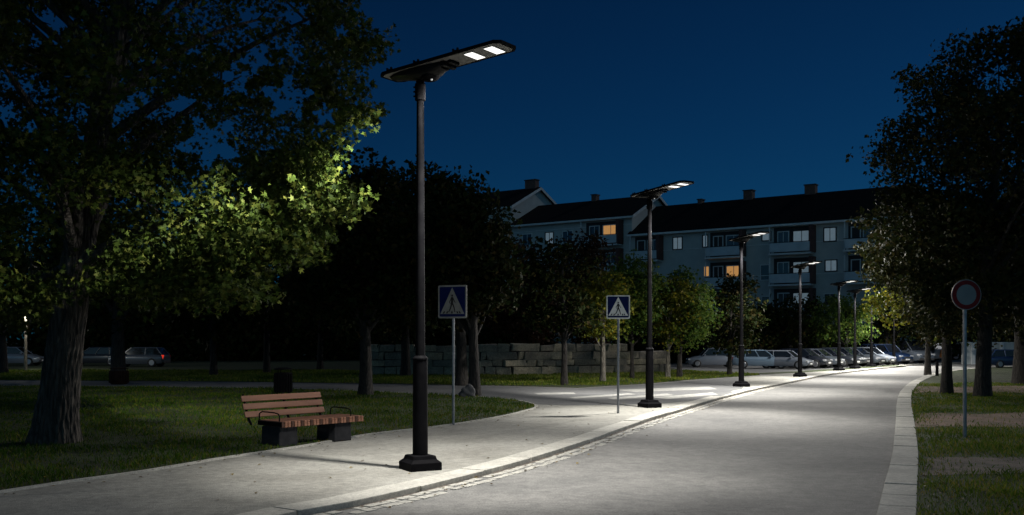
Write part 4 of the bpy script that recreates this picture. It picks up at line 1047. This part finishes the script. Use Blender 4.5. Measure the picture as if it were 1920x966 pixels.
def block(base, L_, eave, rise, label, wins, balcs, chims, D=11):
    e = empty('apartment_block', (base[0], base[1], 0), ANG, label, 'building', 'stepped apartment blocks')
    e['label'] = label
    b = MB(); h2 = D / 2
    b.add([(0, 0, -.1), (L_, 0, -.1), (L_, D, -.1), (0, D, -.1), (0, 0, eave), (L_, 0, eave), (L_, D, eave), (0, D, eave), (0, h2, eave + rise), (L_, h2, eave + rise)],
          [(0, 1, 5, 4), (2, 3, 7, 6), (1, 2, 6, 9, 5), (3, 0, 4, 8, 7)])
    b.build('wall', M_plaster, e)
    b = MB()
    for k in range(1, int(eave / 3) + 1): b.box((L_ / 2, -.02, k * 3.0 - .9), (L_ - .01, .05, .07))
    b.build('storey_band', M_trim, e)
    ov = .55; sl = rise / h2; th = .2
    b = MB()
    for s in (0, 1):
        y0, y1 = (-ov, h2) if s == 0 else (D + ov, h2); ze = eave - ov * sl + .02; zr = eave + rise + .02
        v = [(-.25, y0, ze), (L_ + .35, y0, ze), (L_ + .35, y1, zr), (-.25, y1, zr)]; v2 = [(p[0], p[1], p[2] + th) for p in v]
        b.add(v + v2, [(3, 2, 1, 0), (4, 5, 6, 7), (0, 1, 5, 4), (1, 2, 6, 5), (2, 3, 7, 6), (3, 0, 4, 7)])
    rf = b.build('roof', M_roof, e)
    b = MB(); b.box((L_ / 2 + .05, -ov - .06, eave - ov * sl + .04), (L_ + .62, .12, .2)); b.build('gutter', M_trim, rf)
    # pale verge boards on the gable end
    b = MB(); xe = L_ + .37
    for s in (0, 1):
        y0, y1 = (-ov, h2) if s == 0 else (D + ov, h2); ze = eave - ov * sl - .12; zr = eave + rise - .12
        v = [(xe, y0, ze), (xe + .06, y0, ze), (xe + .06, y1, zr), (xe, y1, zr)]; v2 = [(p[0], p[1], p[2] + .32) for p in v]
        b.add(v + v2, [(3, 2, 1, 0), (4, 5, 6, 7), (0, 1, 5, 4), (1, 2, 6, 5), (2, 3, 7, 6), (3, 0, 4, 7)])
    b.build('verge_board', M_trim, rf)
    for cx_, cw, ch in chims:
        b = MB(); b.box((cx_, h2 + .1, eave + rise + ch / 2 - .2), (cw, .8, ch + .4)); c_ = b.build('chimney', M_brick, rf)
        b = MB(); b.box((cx_, h2 + .1, eave + rise + ch + .05), (cw + .16, .96, .1)); b.build('chimney_cap', M_dark, c_)
    for w in wins: win(e, *w)
    for q in balcs: balcony(e, *q)
    return e
A0 = Vector((12.65, 105))
block(A0, 27, 13.1, 3.2, 'right-hand apartment block with two stacks of glass-railed balconies, lowest of the three roofs',
      [(5.3, 11.75, .95, 1.15, M_curt_glow), (5.3, 8.6, .9, .9, M_pane), (8.35, 11.8, .45, 1.1, M_curt_glow), (8.5, 8.75, .5, .95, M_lit), (14.75, 11.9, .8, .75, M_curt_glow), (14.6, 8.4, .8, 1.4, M_pane),
       (20.9, 11.7, 1.05, 1.2, M_curt_glow), (21.0, 8.8, 1.0, .95, M_curt_glow), (5.3, 5.6, .9, 1.1, M_pane), (20.9, 5.6, 1, 1.1, M_pane), (14.7, 5.5, .8, 1.1, M_pane), (26.3, 11.7, .8, 1.1, M_pane)],
      [(8.9, 12.4, 10.05, M_pane, M_dark), (8.9, 12.4, 7.05, M_lit, M_dark), (15.5, 19.3, 10.1, M_curt_glow, M_pane), (15.5, 19.3, 7.15, M_curt_glow, M_pane), (8.9, 12.4, 4.1, M_pane, M_dark), (15.5, 19.3, 4.2, M_curt_glow, M_pane), (22.6, 25.4, 10.1, M_pane, M_dark), (22.6, 25.4, 7.1, M_pane, M_dark), (.4, 3.4, 10.1, M_pane, M_dark)],
      [(5.3, .45, .5), (10.7, .95, 1.0), (17.2, 1.05, 1.0)])
B0 = A0 - EV * 15.6
block(B0, 15.6, 15.0, 2.6, 'middle apartment block with an orange-lit balcony window, stepped above the right block',
      [(2.2, 13.2, 1.2, 1.2, M_pane), (5.2, 13.2, 1.0, 1.2, M_curt_glow), (7.6, 13.2, 1.2, 1.2, M_pane), (2.2, 10.2, 1.2, 1.2, M_pane), (7.6, 10.2, 1.2, 1.2, M_pane)],
      [(10.0, 14.3, 12.0, M_lit, M_pane), (10.0, 14.3, 9.0, M_pane, M_dark)],
      [(7.8, .6, .8)])
A1 = B0 - EV * 15
block(A1, 15.0, 17.2, 2.6, 'left apartment block, highest of the three stepped roofs, half hidden by dark trees',
      [(13.2, 15.4, 1.1, 1.2, M_pane), (10, 15.4, 1.1, 1.2, M_pane)], [(4, 8, 14.2, M_pane, M_dark)], [(14.0, 1.5, 1.1)])

# ------------------------------------------------------------------ world, sun, camera
AZ = math.atan2(.884, .468); EL = R(30)
w = bpy.data.worlds.new('World'); sc.world = w; w.use_nodes = True
N = w.node_tree.nodes; L = w.node_tree.links; bg = N['Background']
sky = N.new('ShaderNodeTexSky'); sky.sky_type = 'NISHITA'; sky.sun_disc = False; sky.sun_elevation = EL; sky.sun_rotation = AZ
sky.air_density = 1.0; sky.dust_density = .3; sky.ozone_density = 3
mx = N.new('ShaderNodeMix'); mx.data_type = 'RGBA'; mx.blend_type = 'MULTIPLY'; mx.inputs[0].default_value = 1
SKY_T = (.015, .130, .275)
mx.inputs[7].default_value = (*SKY_T, 1)
L.new(sky.outputs[0], mx.inputs[6])
wt = N.new('ShaderNodeTexCoord'); sx = N.new('ShaderNodeSeparateXYZ'); L.new(wt.outputs['Generated'], sx.inputs[0])
zr = N.new('ShaderNodeMapRange'); zr.inputs[1].default_value = .08; zr.inputs[2].default_value = .40; zr.inputs[3].default_value = 1.08; zr.inputs[4].default_value = .62
L.new(sx.outputs['Z'], zr.inputs[0])
m3 = N.new('ShaderNodeVectorMath'); m3.operation = 'SCALE'; L.new(mx.outputs[2], m3.inputs[0]); L.new(zr.outputs[0], m3.inputs['Scale'])
# glow added in the unseen sky behind the camera, brightens the facades
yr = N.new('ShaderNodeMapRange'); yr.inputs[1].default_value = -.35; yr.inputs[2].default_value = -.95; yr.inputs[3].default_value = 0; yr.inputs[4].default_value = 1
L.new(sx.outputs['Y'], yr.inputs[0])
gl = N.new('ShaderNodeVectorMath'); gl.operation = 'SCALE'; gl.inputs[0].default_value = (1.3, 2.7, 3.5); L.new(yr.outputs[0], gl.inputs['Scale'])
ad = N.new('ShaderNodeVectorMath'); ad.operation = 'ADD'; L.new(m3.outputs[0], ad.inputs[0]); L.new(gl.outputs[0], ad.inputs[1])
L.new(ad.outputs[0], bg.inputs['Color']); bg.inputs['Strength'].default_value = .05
sd = bpy.data.lights.new('moon_light', 'SUN'); sd.energy = .24; sd.angle = R(.6); sd.color = (1, .97, .92)
so = bpy.data.objects.new('moon_light', sd); link(so)
dirv = Vector((.884 * math.cos(EL), .468 * math.cos(EL), math.sin(EL))).normalized()
so.rotation_euler = dirv.to_track_quat('Z', 'Y').to_euler(); so.location = dirv * 60

cd = bpy.data.cameras.new('camera'); cam = bpy.data.objects.new('camera', cd); link(cam)
cam.location = (0, 0, CAMZ); cam.rotation_euler = (R(90), 0, 0)
cd.sensor_width = 36; cd.lens = 36 * F / 1920; cd.shift_y = (HY - 483) / 1920; cd.clip_start = .1; cd.clip_end = 2500
sc.camera = cam
sc.view_settings.view_transform = 'Standard'; sc.view_settings.look = 'None'; sc.view_settings.exposure = 0; sc.view_settings.gamma = 1
sc.cycles.use_denoising = True
sc.cycles.max_bounces = 5; sc.cycles.diffuse_bounces = 2; sc.cycles.glossy_bounces = 2; sc.cycles.transmission_bounces = 2; sc.cycles.transparent_max_bounces = 4
sc.cycles.sample_clamp_indirect = 4
sc.cycles.use_adaptive_sampling = True; sc.cycles.adaptive_threshold = .02
print('leaves in big tree', n1)
